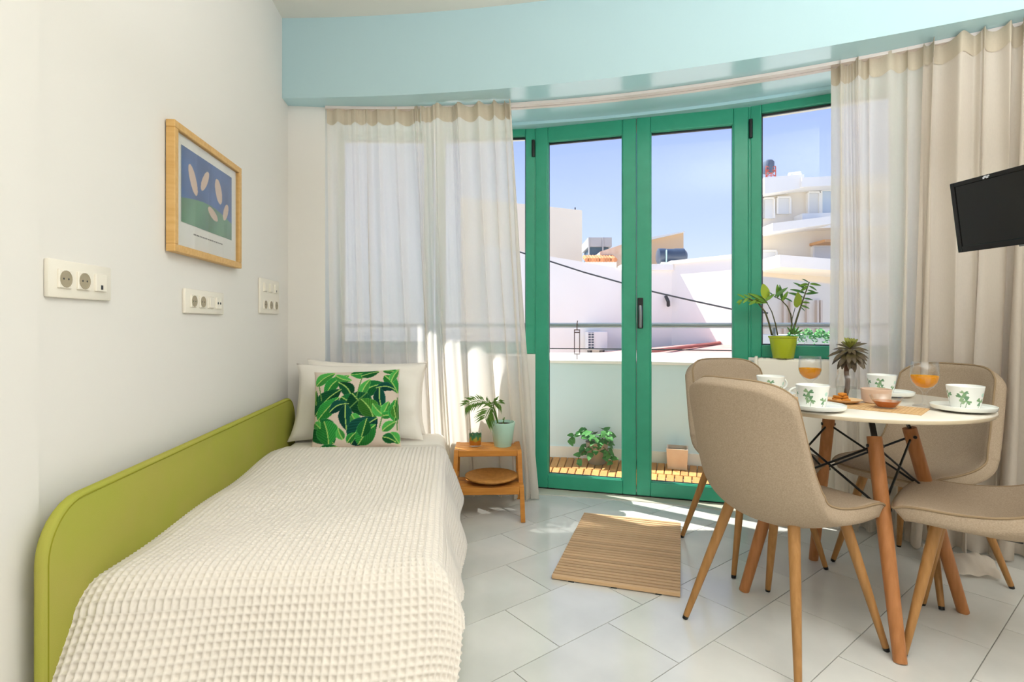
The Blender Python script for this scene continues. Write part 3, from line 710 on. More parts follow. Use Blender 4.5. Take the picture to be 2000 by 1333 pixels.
# painted tumbler
p = SM @ Vector((-0.075, 0.235, 0.3625))
nn = 24; pr = [(0, 0.001), (0.033, 0.0), (0.036, 0.004), (0.041, 0.10), (0.0385, 0.10), (0.034, 0.010), (0, 0.008)]
tum = thing('tumbler', 'small glass tumbler painted orange and green on the top step', 'glass', p)
MB().lathe(pr, nn).build('glass', M_clear, tum, smooth=True)
zz_ = np.linspace(0.012, 0.078, 26)[:, None]; th = np.linspace(0, 2 * np.pi, 60, endpoint=False)[None, :]
wave = 0.60 + 0.14 * np.sin(7 * th) + 0.08 * np.sin(13 * th + 1)
f = (zz_ - 0.012) / 0.066
cA, cB, cC = np.array(lin('#b86a12')), np.array(lin('#a8962b')), np.array(lin('#2f7a4c'))
colr = np.where((f < 0.36 + 0.05 * np.sin(5 * th))[..., None], cA, np.where((f < wave)[..., None], cB, cC))
rr = 0.0365 + 0.0044 * (zz_ / 0.10) - 0.0025
keep = np.stack([rr * np.cos(th), rr * np.sin(th), zz_ + 0 * th], -1)
keep[-1, :, 2] -= 0.012 * (0.5 + 0.5 * np.sin(9 * th[0])); keep[-2, :, 2] -= 0.009 * (0.5 + 0.5 * np.sin(9 * th[0]))
link('painted_band', grid_mesh('painted_band', keep, mat('glass_paint', '#b86a12', 0.3, 0.4, vcol='print'), close_u=True, colors=colr), tum)
# potted palm
p = SM @ Vector((0.088, 0.245, 0.3625))
palm = thing('potted_palm', 'little palm in a mint green pot on the stool', 'plant', p)
MB().lathe([(0, 0), (0.050, 0), (0.054, 0.018), (0.056, 0.020), (0.069, 0.118), (0.071, 0.122), (0.072, 0.142), (0.067, 0.142), (0.064, 0.120), (0, 0.120)], 32).build('pot', mat('mint_glaze', '#b4dbcb', 0.25, 0.5), palm, smooth=True)
MB().lathe([(0, 0.128), (0.064, 0.126)], 24).build('soil', M_soil, palm)
def frond(parent, pts, leaf_len, n, spread, m, seed, droop=0.02, width=0.0045):
    rng = random.Random(seed); mb = MB(); pts = [Vector(q) for q in pts]
    mb.tube(pts, [0.0028] * (len(pts) - 1) + [0.0012], 6)
    def samp(t):
        t = t * (len(pts) - 1); i = min(int(t), len(pts) - 2); return pts[i].lerp(pts[i + 1], t - i), (pts[i + 1] - pts[i]).normalized()
    for i in range(n):
        t = 0.42 + 0.57 * i / (n - 1); q, d_ = samp(t)
        side = d_.cross(Vector((0, -1, 0.35))).normalized()
        for s in (-1, 1):
            L_ = leaf_len * (0.55 + 0.6 * math.sin(math.pi * (0.15 + 0.75 * i / n))) * rng.uniform(0.85, 1.1)
            tip = q + (side * s * spread + d_ * 0.9).normalized() * L_ + Vector((0, rng.uniform(-0.02, 0.02), -droop * rng.uniform(0.5, 1.4)))
            mid = q.lerp(tip, 0.45) + Vector((0, 0, 0.006)); w = (tip - q).cross(Vector((0.1, -1, 0.2))).normalized() * width * 1.2
            mb.add([q, mid + w, tip, mid - w], [(0, 1, 2, 3)])
    return mb.build('frond', m, parent)
M_palm = mat('palm_leaf', '#5c7f2e', 0.45, 0.3, noise=(25, '#3f6424', 0.6))
frond(palm, [(-0.028, 0, 0.125), (-0.045, 0, 0.175), (-0.066, -0.005, 0.225), (-0.10, -0.01, 0.262), (-0.145, -0.01, 0.270), (-0.185, -0.01, 0.262), (-0.215, -0.01, 0.245)], 0.060, 17, 1.0, M_palm, 1, 0.016, 0.0036)
frond(palm, [(-0.028, 0, 0.125), (-0.042, -0.01, 0.180), (-0.060, -0.03, 0.232), (-0.078, -0.05, 0.232), (-0.096, -0.065, 0.205), (-0.11, -0.07, 0.175)], 0.075, 16, 1.1, M_palm, 2, 0.022, 0.0036)
frond(palm, [(-0.026, 0, 0.125), (-0.04, 0.005, 0.19), (-0.056, 0.0, 0.235), (-0.062, -0.02, 0.262), (-0.045, -0.03, 0.268), (-0.02, -0.03, 0.255)], 0.045, 9, 1.0, M_palm, 3, 0.02)
frond(palm, [(0.0, 0, 0.125), (0.003, 0, 0.14), (0.006, 0, 0.155)], 0.01, 3, 0.5, M_palm, 4, 0.0)

# ------------------------------------------------------------------ duckboard mat
mc = [at_z(*q, 0.014) for q in ((1144, 1003), (1331, 1023), (1327, 1163), (1073, 1127))]
ctr = sum(mc, Vector()) / 4; dx_ = ((mc[1] - mc[0]) + (mc[2] - mc[3])) / 2; dy_ = ((mc[0] - mc[3]) + (mc[1] - mc[2])) / 2
matt = thing('slatted_mat', 'slatted wooden floor mat in front of the green doors', 'mat', (ctr.x, ctr.y, 0), math.atan2(dx_.y, dx_.x))
LX, LY = dx_.length, dy_.length; NS = 29; pitch = LY / NS
slat = MB().rbox(-LX / 2, LX / 2, -pitch * 0.335, pitch * 0.335, 0.004, 0.020, 0.0018, 1).mesh('slat', M_slat)
for i in range(NS): link('slat', slat, matt, loc=(0, -LY / 2 + (i + 0.5) * pitch, 0))
for x in (-0.34, 0.0, 0.34): MB().box(LX * x - 0.012, LX * x + 0.012, -LY / 2 + 0.005, LY / 2 - 0.005, 0.0005, 0.006).build('backing_strip', M_dark, matt)

# ------------------------------------------------------------------ chairs
def make_chair(label, loc, rz):
    t = thing('dining_chair', label, 'chair', loc, rz, 'beige fabric dining chairs around the table')     # faces +x
    prof = np.array([(.272, .462), (.262, .472), (.225, .479), (.16, .470), (.08, .457), (0, .449), (-.08, .452), (-.135, .476), (-.172, .525), (-.197, .60), (-.215, .69), (-.232, .78), (-.246, .855), (-.252, .888), (-.255, .903)])
    tt = np.linspace(0, 1, len(prof)); nv, nu = 44, 27; v = np.linspace(0, 1, nv)
    f = np.interp(v, tt, prof[:, 0]); z = np.interp(v, tt, prof[:, 1])
    for _ in range(3):
        f[1:-1] = (f[:-2] + 2 * f[1:-1] + f[2:]) / 4; z[1:-1] = (z[:-2] + 2 * z[1:-1] + z[2:]) / 4
    hw_k = ([0, .1, .2, .38, .52, .62, .75, .88, 1], [.194, .204, .212, .216, .212, .204, .195, .187, .182])
    k_k = ([0, .1, .25, .4, .52, .6, .7, .85, 1], [-.012, .0, .026, .062, .084, .086, .078, .062, .045])
    tf, tz = np.gradient(f), np.gradient(z); ln = np.hypot(tf, tz); nf, nzv = tz / ln, -tf / ln          # towards the sitter
    u = np.linspace(-1, 1, nu)[None, :]; us = np.sin(u * math.pi / 2 * 0.97) / math.sin(math.pi / 2 * 0.97)
    lo_, hi_ = 0.085 * np.abs(us) ** 3.5, 1 - 0.155 * np.abs(us) ** 3.2                                  # rounded front and shoulders
    V_ = lo_ + (hi_ - lo_) * v[:, None]
    at = lambda arr: np.interp(V_, v, arr)
    HW, K_ = np.interp(V_, *hw_k), np.interp(V_, *k_k); bend = np.abs(us) ** 2.3
    F_ = at(f) + at(nf) * K_ * bend; Z_ = at(z) + at(nzv) * K_ * bend; Yy = HW * us
    S = np.stack([F_, Yy, Z_], -1)
    tu = np.gradient(S, axis=1); tv = np.gradient(S, axis=0); nr = np.cross(tv, tu); nr /= np.linalg.norm(nr, axis=-1, keepdims=True)
    if nr[8, nu // 2, 2] < 0: nr = -nr
    thick = 0.040 * np.clip(np.minimum(np.minimum(v, 1 - v)[:, None] / 0.05, (1 - np.abs(u)) / 0.16), 0, 1) ** 0.6 + 0.008
    Bk = S - nr * thick[..., None]; S2 = S + nr * 0.006 * (np.clip(np.minimum(np.minimum(v, 1 - v)[:, None] / 0.06, (1 - np.abs(u)) / 0.15), 0, 1))[..., None]
    loop = np.concatenate([S2, Bk[:, ::-1]], 1)
    me = grid_mesh('shell', loop, M_chair, close_u=True)
    bm = bmesh.new(); bm.from_mesh(me)
    bmesh.ops.holes_fill(bm, edges=[e_ for e_ in bm.edges if e_.is_boundary], sides=0); 
    fs_ = [f_ for f_ in bm.faces if len(f_.verts) > 4]
    bmesh.ops.triangulate(bm, faces=fs_); bmesh.ops.recalc_face_normals(bm, faces=bm.faces); bm.to_mesh(me); bm.free()
    me.polygons.foreach_set('use_smooth', [True] * len(me.polygons))
    sh = link('shell', me, t)
    rim = [S2[i, 0] for i in range(nv)] + [S2[-1, j] for j in range(nu)] + [S2[i, -1] for i in range(nv - 1, -1, -1)] + [S2[0, j] for j in range(nu - 1, -1, -1)]
    rim = [Vector(p) for p in rim]; rr2 = [rim[0]]
    for p in rim:
        if (p - rr2[-1]).length > 0.008: rr2.append(p)
    MB().tube(rr2 + [rr2[0]], 0.0042, 6).build('piping', M_pipe, sh, smooth='all')
    for sx in (-1, 1):
        for sy in (-1, 1):
            top = Vector((0.02 + sx * 0.125, sy * 0.125, 0.437)); tip = Vector((sx * 0.222, sy * 0.222, 0.012))
            lg = MB().tube([tip, tip.lerp(top, 0.5), top], [0.0105, 0.0155, 0.0185], 14).build('leg', M_legw, t, smooth=True)
            MB().tube([tip - (top - tip).normalized() * 0.012, tip], [0.0095, 0.0105], 12).build('foot', M_black, lg, smooth=True)
    MB().rbox(-0.06, 0.11, -0.09, 0.09, 0.404, 0.414, 0.004).build('seat_bracket', M_black, t)
    return t
ch = make_chair('beige fabric chair nearest the slatted mat, its back towards the camera', (1.14, 1.767, 0), R_(20.6))
copy_tree(ch, (1.40, 2.418, 0), R_(-86), 'beige fabric chair closest to the green doors, behind another chair')
copy_tree(ch, (2.0, 2.124, 0), R_(195), 'beige fabric chair at the far side of the table in front of the curtain')
copy_tree(ch, (1.773, 1.574, 0), R_(130), 'beige fabric chair cut off by the right edge, only its seat showing')

# ------------------------------------------------------------------ table
TC = Vector((1.54, 1.942, 0)); TZ = 0.786
legs = [at_z(*q, 0) for q in ((1760, 1297), (1884, 1197), (1590, 1095), (1455, 1155))]
tab = thing('dining_table', 'round white dining table with splayed wooden legs and black wire braces', 'table', TC)
top = MB().lathe([(0, TZ), (0.424, TZ), (0.4285, TZ - 0.002), (0.430, TZ - 0.006)], 72).build('table_top', M_tabletop, tab, smooth=True)
MB().lathe([(0.430, TZ - 0.006), (0.430, TZ - 0.014), (0.427, TZ - 0.018), (0.40, TZ - 0.021), (0, TZ - 0.021)], 72).build('edge', M_tedge, top, smooth=True)
ups, lows = [], []
for l in legs:
    l = l - TC; l.z = 0; rad = l.normalized()
    foot_ = rad * 0.385; tp = rad * 0.205 + Vector((0, 0, 0.685))
    g = MB().tube([foot_, foot_.lerp(tp, 0.55), tp], [0.0195, 0.0235, 0.0235], 18).build('leg', M_tleg, tab, smooth=True)
    br = rad * 0.17 + Vector((0, 0, TZ - 0.021)); side = Vector((-rad.y, rad.x, 0))
    q = foot_.lerp(tp, 0.93); vs = []
    for o_ in (q, tp + (tp - foot_).normalized() * 0.005, br):
        for s in (-1, 1):
            for r_ in (-1, 1): vs.append(o_ + side * s * 0.009 + rad * r_ * 0.004)
    MB().add(vs, [(0, 1, 5, 4), (2, 6, 7, 3), (0, 4, 6, 2), (1, 3, 7, 5), (4, 5, 9, 8), (6, 10, 11, 7), (4, 8, 10, 6), (5, 7, 11, 9), (0, 2, 3, 1), (8, 9, 11, 10)]).build('bracket', M_black, tab)
    u1 = foot_.lerp(tp, 0.955); l1 = foot_.lerp(tp, 0.655); ups.append(u1); lows.append(l1)
    for q in (u1, l1): MB().tube([q - side * 0.027, q + side * 0.027], 0.0062, 10).build('bolt', M_dark, g, smooth=True)
for i in range(4):
    j = (i + 1) % 4
    for p, q in ((ups[i], lows[j]), (lows[i], ups[j])):
        d_ = (q - p).normalized(); MB().tube([p + d_ * 0.02, q - d_ * 0.02], 0.0042, 8).build('brace', M_black, tab, smooth=True)
MB().tube([(0.17, 0, TZ - 0.026), (-0.17, 0, TZ - 0.026)], 0.006, 8).tube([(0, 0.17, TZ - 0.026), (0, -0.17, TZ - 0.026)], 0.006, 8).build('underframe', M_black, tab)

# things on the table ------------------------------------------------
T0 = TZ + 0.0005
r2 = at_z(1800, 812.5, TZ); dl = Vector((-0.625, 0.78, 0)); dw = Vector((0.78, 0.625, 0))
run = MB()
RL, RWd = 0.47, 0.185
for i in range(40):
    y0 = i * RL / 40; run.box(0, RWd, y0 + 0.0006, y0 + RL / 40 - 0.0006, 0.0, 0.0022)
run.box(0.002, RWd - 0.002, 0.001, RL - 0.001, 0.0, 0.0014)
run = run.build('table_runner', mat('bamboo_mat', '#d9b382', 0.55, 0.3, noise=(30, '#c79d68', 0.6)), matrix=Matrix(((dw.x, dl.x, 0, r2.x), (dw.y, dl.y, 0, r2.y), (0, 0, 1, T0), (0, 0, 0, 1))))
tag(run, 'pale bamboo place mat lying across the table top', 'place mat')
TR = T0 + 0.003

def paint_cup(seed, rot):
    rng = random.Random(seed)
    leaves = []
    for c0, z0 in ((0.15, 0.50), (0.42, 0.34), (0.30, 0.70), (1.55, 0.62), (1.35, 0.30), (2.6, 0.45), (3.7, 0.6), (4.6, 0.35), (5.5, 0.6)):
        leaves.append((c0 + rot, z0, rng.uniform(0.85, 1.25)))
    return leaves
def cup(t, leaves, hrot):
    """tapering cup with a printed trefoil band"""
    nth, nzv = 220, 56
    prof = [(0.030, 0.0), (0.0365, 0.0015), (0.040, 0.006)]
    zs_ = np.linspace(0.006, 0.076, nzv); rs_ = 0.040 + 0.0125 * ((zs_ - 0.006) / 0.07) ** 0.9
    th = np.linspace(0, 2 * np.pi, nth, endpoint=False)
    P = np.stack([rs_[:, None] * np.cos(th), rs_[:, None] * np.sin(th), zs_[:, None] + 0 * th], -1)
    c = np.tile(np.array(lin('#f0f1ec')), (nzv, nth, 1)); A, B = np.meshgrid(th, (zs_ - 0.006) / 0.07)
    for i, (c0, z0, sc) in enumerate(leaves):
        da = (A - c0 + np.pi) % (2 * np.pi) - np.pi; sx, sy = da * 0.046 / 0.07, B - z0
        if i % 4 == 3:
            c = np.where((np.hypot(sx, sy) < 0.11 * sc)[..., None], np.array(lin('#bfe0d4')), c)
        else:
            st = (np.abs(sx - 0.25 * (sy + 0.2)) < 0.016) & (sy < 0) & (sy > -0.42 * sc)
            c = np.where(st[..., None], np.array(lin('#7d9a78')), c)
            for kk in range(3):
                an_ = 0.5 + kk * 2.094 + i; ca_, sa_ = math.cos(an_), math.sin(an_)
                el, et = (sx * ca_ + sy * sa_) / (0.19 * sc), (-sx * sa_ + sy * ca_) / (0.19 * sc)      # heart shaped leaflet
                inside = (el > 0) & (el < 1 - 0.9 * np.abs(np.abs(et) - 0.22)) & (np.abs(et) < 0.12 + 0.42 * el)
                c = np.where(inside[..., None], np.array(lin(('#7fa277', '#6b9470', '#95b288')[(i + kk) % 3])), c)
    body = link('cup_body', grid_mesh('cup_body', P, M_print, close_u=True, colors=c), t)
    MB().lathe([(0.0525, 0.076), (0.0515, 0.0775), (0.0500, 0.076), (0.040, 0.014), (0.034, 0.008), (0, 0.007)], 48).build('inside', M_china, body, smooth=True)
    MB().lathe([(0, 0.0), (0.034, 0.0), (0.038, 0.0025), (0.040, 0.006)], 48).build('underside', M_china, body, smooth=True)
    h = [(0.047 + 0.026 * math.sin(a_), 0, 0.045 + 0.021 * math.cos(a_)) for a_ in np.linspace(0.05, math.pi - 0.05, 14)]
    MB().tube(h, 0.0038, 8, True, Matrix.Rotation(hrot, 4, 'Z')).build('handle', M_china, t, smooth='all')
    MB().lathe([(0, 0.058), (0.0485, 0.058)], 24).build('coffee', mat('coffee', '#3a2416', 0.15, 0.5), t)
def saucer(label, x, y):
    o = MB().lathe([(0, 0.0), (0.052, 0.0), (0.060, 0.003), (0.086, 0.008), (0.090, 0.013), (0.0905, 0.0215), (0.088, 0.0225), (0.086, 0.016), (0.080, 0.0125), (0.045, 0.009), (0.0, 0.009)], 56).build('saucer', M_china, smooth=True, loc=(x, y, T0))
    return tag(o, label, 'saucer', 'white saucers on the table')
def place_cup(lab_c, lab_s, x, y, sx, sy, seed, face, hrot):
    saucer(lab_s, sx, sy)
    t = thing('teacup', lab_c, 'cup', (x, y, T0 + 0.0095), group='leaf printed cups on the table'); cup(t, paint_cup(seed, face), hrot); return t
def facing(x, y): return math.atan2(-y, -x)
def polar_cup(lab_c, lab_s, px, py, seed, turn, hturn, dx=0.0, dy=0.0):
    q = at_z(px, py, T0 + 0.0095); f_ = facing(q.x, q.y)
    place_cup(lab_c, lab_s, q.x, q.y, q.x + dx, q.y + dy, seed, f_ + turn, f_ + hturn)
polar_cup('leaf printed cup with its handle left, near the front of the table', 'white saucer under the cup with the visible handle', 1587, 796, 1, -0.55, -1.35, 0.010, -0.004)
polar_cup('leaf printed cup at the right edge of the table', 'white saucer at the right edge of the table, overhanging its rim', 1885, 798, 2, -0.35, 2.6, -0.01, -0.002)
polar_cup('leaf printed cup half hidden behind the nearest chair back', 'white saucer half hidden behind the nearest chair back', 1505, 772, 3, -0.30, 2.2)
polar_cup('leaf printed cup behind the pale pink bowl', 'white saucer behind the pale pink bowl', 1722, 769, 4, -0.4, 3.3, 0.02, -0.01)

def goblet(label, x, y):
    t = thing('juice_glass', label, 'glass', (x, y, T0), group='stemmed glasses of orange juice')
    pr = [(0, 0.0), (0.036, 0.0), (0.0365, 0.002), (0.012, 0.007), (0.0075, 0.014), (0.0062, 0.030), (0.0068, 0.048), (0.012, 0.058), (0.026, 0.069), (0.0385, 0.086), (0.0435, 0.104), (0.0435, 0.118), (0.0405, 0.160), (0.0392, 0.160), (0.0420, 0.118), (0.0420, 0.104), (0.0370, 0.087), (0.025, 0.071), (0.0, 0.0625)]
    MB().lathe(pr, 36).build('bowl', M_clear, t, smooth='all')
    MB().lathe([(0, 0.0640), (0.0245, 0.0722), (0.0364, 0.0876), (0.0413, 0.1042), (0.0413, 0.110), (0, 0.110)], 36).build('juice', M_juice, t, smooth=True)
    return t
q = at_z(1806, 794, T0); goblet('stemmed glass of orange juice next to the honey dish', q.x, q.y)
q = at_z(1582, 771, T0); goblet('stemmed glass of orange juice in front of the radiator', q.x, q.y)

# jar with an aeonium cutting
q = at_z(1653, 781, TR); jar = thing('glass_jar', 'clear glass jar half full of water holding the rosette cutting', 'jar', (q.x, q.y, TR))
MB().lathe([(0, 0), (0.033, 0), (0.036, 0.004), (0.036, 0.078), (0.032, 0.090), (0.0285, 0.096), (0.030, 0.100), (0.030, 0.112), (0.0275, 0.112), (0.0265, 0.098), (0.0335, 0.078), (0.0335, 0.006), (0, 0.004)], 32).build('jar_body', M_clear, jar, smooth=True)
MB().lathe([(0, 0.0045), (0.033, 0.0065), (0.033, 0.050), (0, 0.050)], 32).build('water', M_water, jar, smooth=True)
aeo = thing('aeonium_cutting', 'dark rosette succulent cutting on a bent stem standing in the glass jar', 'plant', (q.x, q.y, TR))
MB().tube([(-0.004, 0, 0.010), (0.004, 0, 0.045), (0.006, 0, 0.075), (0.002, 0.002, 0.10), (0.004, 0.003, 0.13), (0.012, 0.0, 0.165)], [0.008, 0.0085, 0.0085, 0.0085, 0.009, 0.011], 10).build('stem', mat('aeonium_stem', '#6b5040', 0.7, 0.2, noise=(90, '#4d382d', 0.7)), aeo, smooth='all')
def leaf_mesh(name, m, L=1.0, W=0.5, curl=0.15, cup_=0.1, n=7, pw_=0.8):
    vs, fs = [], []
    for i in range(n + 1):
        s = i / n; w = W * 0.5 * (math.sin(math.pi * min(1, 0.02 + 0.96 * s ** pw_))) ** 0.75
        zc = -curl * s * s
        vs += [(s * L, -w, zc + cup_ * w), (s * L, 0, zc), (s * L, w, zc + cup_ * w)]
    for i in range(n):
        a_ = i * 3; fs += [(a_, a_ + 1, a_ + 4, a_ + 3), (a_ + 1, a_ + 2, a_ + 5, a_ + 4)]
    me = bpy.data.meshes.new(name); me.from_pydata(vs, [], fs); me.materials.append(m); me.polygons.foreach_set('use_smooth', [True] * len(me.polygons)); return me
def leaf_at(mesh, parent, pos, direction, normal, L, W=1.0, name='leaf'):
    x = Vector(direction).normalized(); z = Vector(normal); z = (z - x * z.dot(x)); z = z.normalized() if z.length > 1e-5 else x.orthogonal().normalized(); y = z.cross(x)
    Mx = Matrix(((x.x * L, y.x * L * W, z.x * L, pos[0]), (x.y * L, y.y * L * W, z.y * L, pos[1]), (x.z * L, y.z * L * W, z.z * L, pos[2]), (0, 0, 0, 1)))
    return link(name, mesh, parent, matrix=Mx)
M_ae = mat('aeonium_leaf', '#4e4034', 0.4, 0.3, noise=(3, '#6e663c', 0.7)); M_ae2 = mat('aeonium_heart', '#8f9146', 0.4, 0.3)
lm1 = leaf_mesh('aeonium_leaf', M_ae, 1, 0.27, 0.3, 0.3, pw_=1.5); lm2 = leaf_mesh('aeonium_heart_leaf', M_ae2, 1, 0.45, -0.1, 0.3, pw_=1.4)
hc = Vector((0.012, -0.004, 0.178)); tocam = Vector((-q.x, -q.y, 0.35)).normalized(); rng = random.Random(7)
axd = (tocam * 0.5 + Vector((0, 0, 0.87))).normalized(); s1 = axd.orthogonal().normalized(); s2 = axd.cross(s1)
for ring, (n, el, L_) in enumerate(((14, -52, 0.062), (17, -22, 0.074), (16, 2, 0.070), (13, 26, 0.056), (11, 48, 0.042), (8, 64, 0.028))):
    for i in range(n):
        a_ = 2 * math.pi * (i + 0.5 * (ring % 2)) / n + rng.uniform(-.1, .1); e_ = R_(el + rng.uniform(-9, 9))
        d_ = (s1 * math.cos(a_) + s2 * math.sin(a_)) * math.cos(e_) + axd * math.sin(e_)
        leaf_at(lm1 if ring < 4 else lm2, aeo, hc + axd * 0.006 * ring, d_, axd, L_ * rng.uniform(0.88, 1.1))

# ramekin, honey dish, biscuit plate
q = at_z(1711, 786.5, TR)
tag(MB().lathe([(0, 0), (0.043, 0), (0.046, 0.003), (0.0485, 0.040), (0.0500, 0.047), (0.0500, 0.051), (0.047, 0.051), (0.0455, 0.040), (0.043, 0.008), (0, 0.007)], 40).build('ramekin', mat('pink_glaze', '#dcc0aa', 0.3, 0.4), smooth=True, loc=(q.x, q.y, TR)), 'pale pink ceramic ramekin behind the honey dish', 'bowl')
q = at_z(1731, 797, TR); hd = thing('honey_dish', 'small clear glass dish of amber honey on the place mat', 'dish', (q.x, q.y, TR))
MB().lathe([(0, 0), (0.026, 0), (0.029, 0.002), (0.044, 0.024), (0.050, 0.042), (0.0485, 0.042), (0.0425, 0.025), (0.027, 0.004), (0, 0.003)], 36).build('dish', M_clear, hd, smooth=True)
MB().lathe([(0, 0.0036), (0.0262, 0.0044), (0.0415, 0.0245), (0, 0.0245)], 36).build('honey', M_honey, hd, smooth=True)
q = at_z(1648, 787, TR)
tag(MB().lathe([(0, 0.0), (0.030, 0.0), (0.040, 0.003), (0.058, 0.011), (0.060, 0.014), (0.056, 0.014), (0.040, 0.007), (0, 0.005)], 36).build('small_plate', mat('pale_wood_plate', '#e0bd90', 0.5, 0.3), smooth=True, loc=(q.x, q.y, TR)), 'small pale wooden plate holding the biscuits', 'plate')
rng = random.Random(11)
bis = MB().rbox(-0.014, 0.014, -0.010, 0.010, 0, 0.010, 0.004, 2).mesh('biscuit', mat('biscuit', '#d08a3c', 0.8, 0.1, noise=(60, '#a8631f', 0.7)), True)
for i, (bx, by, bz_) in enumerate(((-.022, -.012, .007), (.006, -.018, .007), (-.008, .012, .007), (.020, .004, .007), (-.014, -.002, .0175), (.008, -.006, .0175), (-.002, -.010, .028))):
    o = link('biscuit', bis, matrix=Matrix.Translation((q.x - 0.012 + bx, q.y + by, TR + bz_)) @ Matrix.Rotation(rng.uniform(0, 3), 4, 'Z') @ Matrix.Rotation(rng.uniform(-.12, .12), 4, 'X'))
    tag(o, 'golden biscuit in the little heap on the wooden plate', 'biscuit', 'golden biscuits heaped on the wooden plate')

# ------------------------------------------------------------------ plant on the radiator
q = at_z(1530, 697, 0.888)
q = (Matrix.Identity(4) @ Vector((0, 0, 0)))
Mr = rad_r.matrix_local
best = None                                   # the point of the radiator top under the pot
for i in range(200):
    p = Mr @ Vector((0.03 + 0.6 * i / 200, 0.04, 0.888)); X_ = p.x * math.cos(YAW) - p.y * math.sin(YAW); Z_ = p.x * math.sin(YAW) + p.y * math.cos(YAW)
    e_ = abs(CX + FPX * X_ / Z_ - 1530)
    if best is None or e_ < best[0]: best = (e_, p, Z_)
pp = best[1]; kk = best[2] / FPX            # metres per pixel there
zzp = thing('potted_zz_plant', 'leafy plant with arching stems in a lime green pot on the radiator', 'plant', (pp.x, pp.y, 0.8895), -YAW)
MB().lathe([(0, 0), (0.050, 0), (0.054, 0.004), (0.072, 0.112), (0.077, 0.116), (0.078, 0.124), (0.073, 0.124), (0.068, 0.112), (0, 0.108)], 36).build('pot', mat('lime_glaze', '#b5c22c', 0.2, 0.5), zzp, smooth=True)
MB().lathe([(0, 0.118), (0.069, 0.114)], 24).build('soil', M_soil, zzp)
zl = leaf_mesh('zz_leaf', M_leaf, 1, 0.36, 0.12, 0.15); zl2 = leaf_mesh('zz_leaf_dark', M_leafd, 1, 0.28, 0.12, 0.15); zlr = leaf_mesh('zz_leaf_round', mat('leaf_light', '#a3b83a', 0.4, 0.4), 1, 0.75, 0.02, 0.1)
def S(px, py, dep=0.0): return Vector(((px - 1530) * kk, dep, (697 - py) * kk))
def stem(pts, r0=0.0050):
    pts = [S(*p_) for p_ in pts]; return MB().tube(pts, [r0 * (1 - 0.55 * i / (len(pts) - 1)) for i in range(len(pts))], 7).build('stem', M_stem, zzp, smooth='all'), pts
stem([(1547, 650), (1552, 635, .0), (1559, 612), (1567, 588), (1574, 568), (1581, 548)], 0.006)
stem([(1545, 650), (1547, 632), (1545, 612), (1538, 596), (1526, 583), (1513, 577)], 0.005)
stem([(1546, 650), (1551, 620, .02), (1557, 598, .02)], 0.0035)
stem([(1519, 652), (1515, 630), (1508, 607), (1500, 592), (1494, 584)], 0.004)
stem([(1508, 652), (1502, 628), (1495, 607), (1488, 598), (1478, 586), (1460, 580), (1448, 584)], 0.0055)
for (px, py, dx_, dy_, L_, mm) in (
    (1580, 549, -16, -8, .05, zl2), (1579, 552, -24, 4, .06, zl), (1578, 556, -16, 10, .055, zl), (1582, 552, 24, 2, .06, zl), (1580, 556, 18, 8, .055, zl), (1576, 563, -26, -16, .085, zl2), (1573, 570, -30, -10, .085, zl2), (1569, 578, -32, -12, .09, zl2), (1577, 564, 24, 6, .06, zl2),
    (1573, 572, 22, -4, .07, zl2), (1570, 580, 18, 2, .055, zl2), (1567, 588, 16, 0, .045, zl), (1564, 594, 22, 6, .055, zl), (1563, 597, 12, 8, .04, zl2),
    (1557, 598, -3, -22, .09, zlr), (1548, 587, -20, -10, .06, zl2),
    (1527, 583, -2, -20, .085, zl2), (1519, 579, 3, -22, .08, zl), (1513, 577, -12, -8, .06, zl2), (1528, 585, 6, -14, .06, zl), (1513, 577, 18, -16, .085, zl2),
    (1497, 582, -4, -22, .09, zlr), (1500, 590, -22, -14, .12, zl), (1495, 585, 14, -14, .06, zl), (1497, 588, -30, -4, .10, zl), (1490, 583, -24, -14, .075, zl),
    (1486, 590, -20, -6, .07, zl), (1478, 584, -18, 8, .06, zl), (1470, 581, -14, -8, .055, zl), (1462, 579, -12, 9, .05, zl), (1456, 580, -12, -8, .05, zl), (1450, 583, -10, 4, .05, zl), (1448, 584, -8, 9, .04, zl)):
    d_ = Vector((dx_, random.Random(px * py).uniform(-10, 4), -dy_)); leaf_at(mm, zzp, S(px, py), d_, Vector((0.1, -0.8, 0.6)), L_, 0.9)
for i, (dx_, dy_) in enumerate(((-12, -18), (-6, -24), (2, -20), (9, -16), (12, -8), (-10, -8))):
    leaf_at(zl2, zzp, S(1546 + i, 651, -0.01), Vector((dx_, -3, -dy_)), Vector((0, -1, 0.3)), 0.055, 0.7)

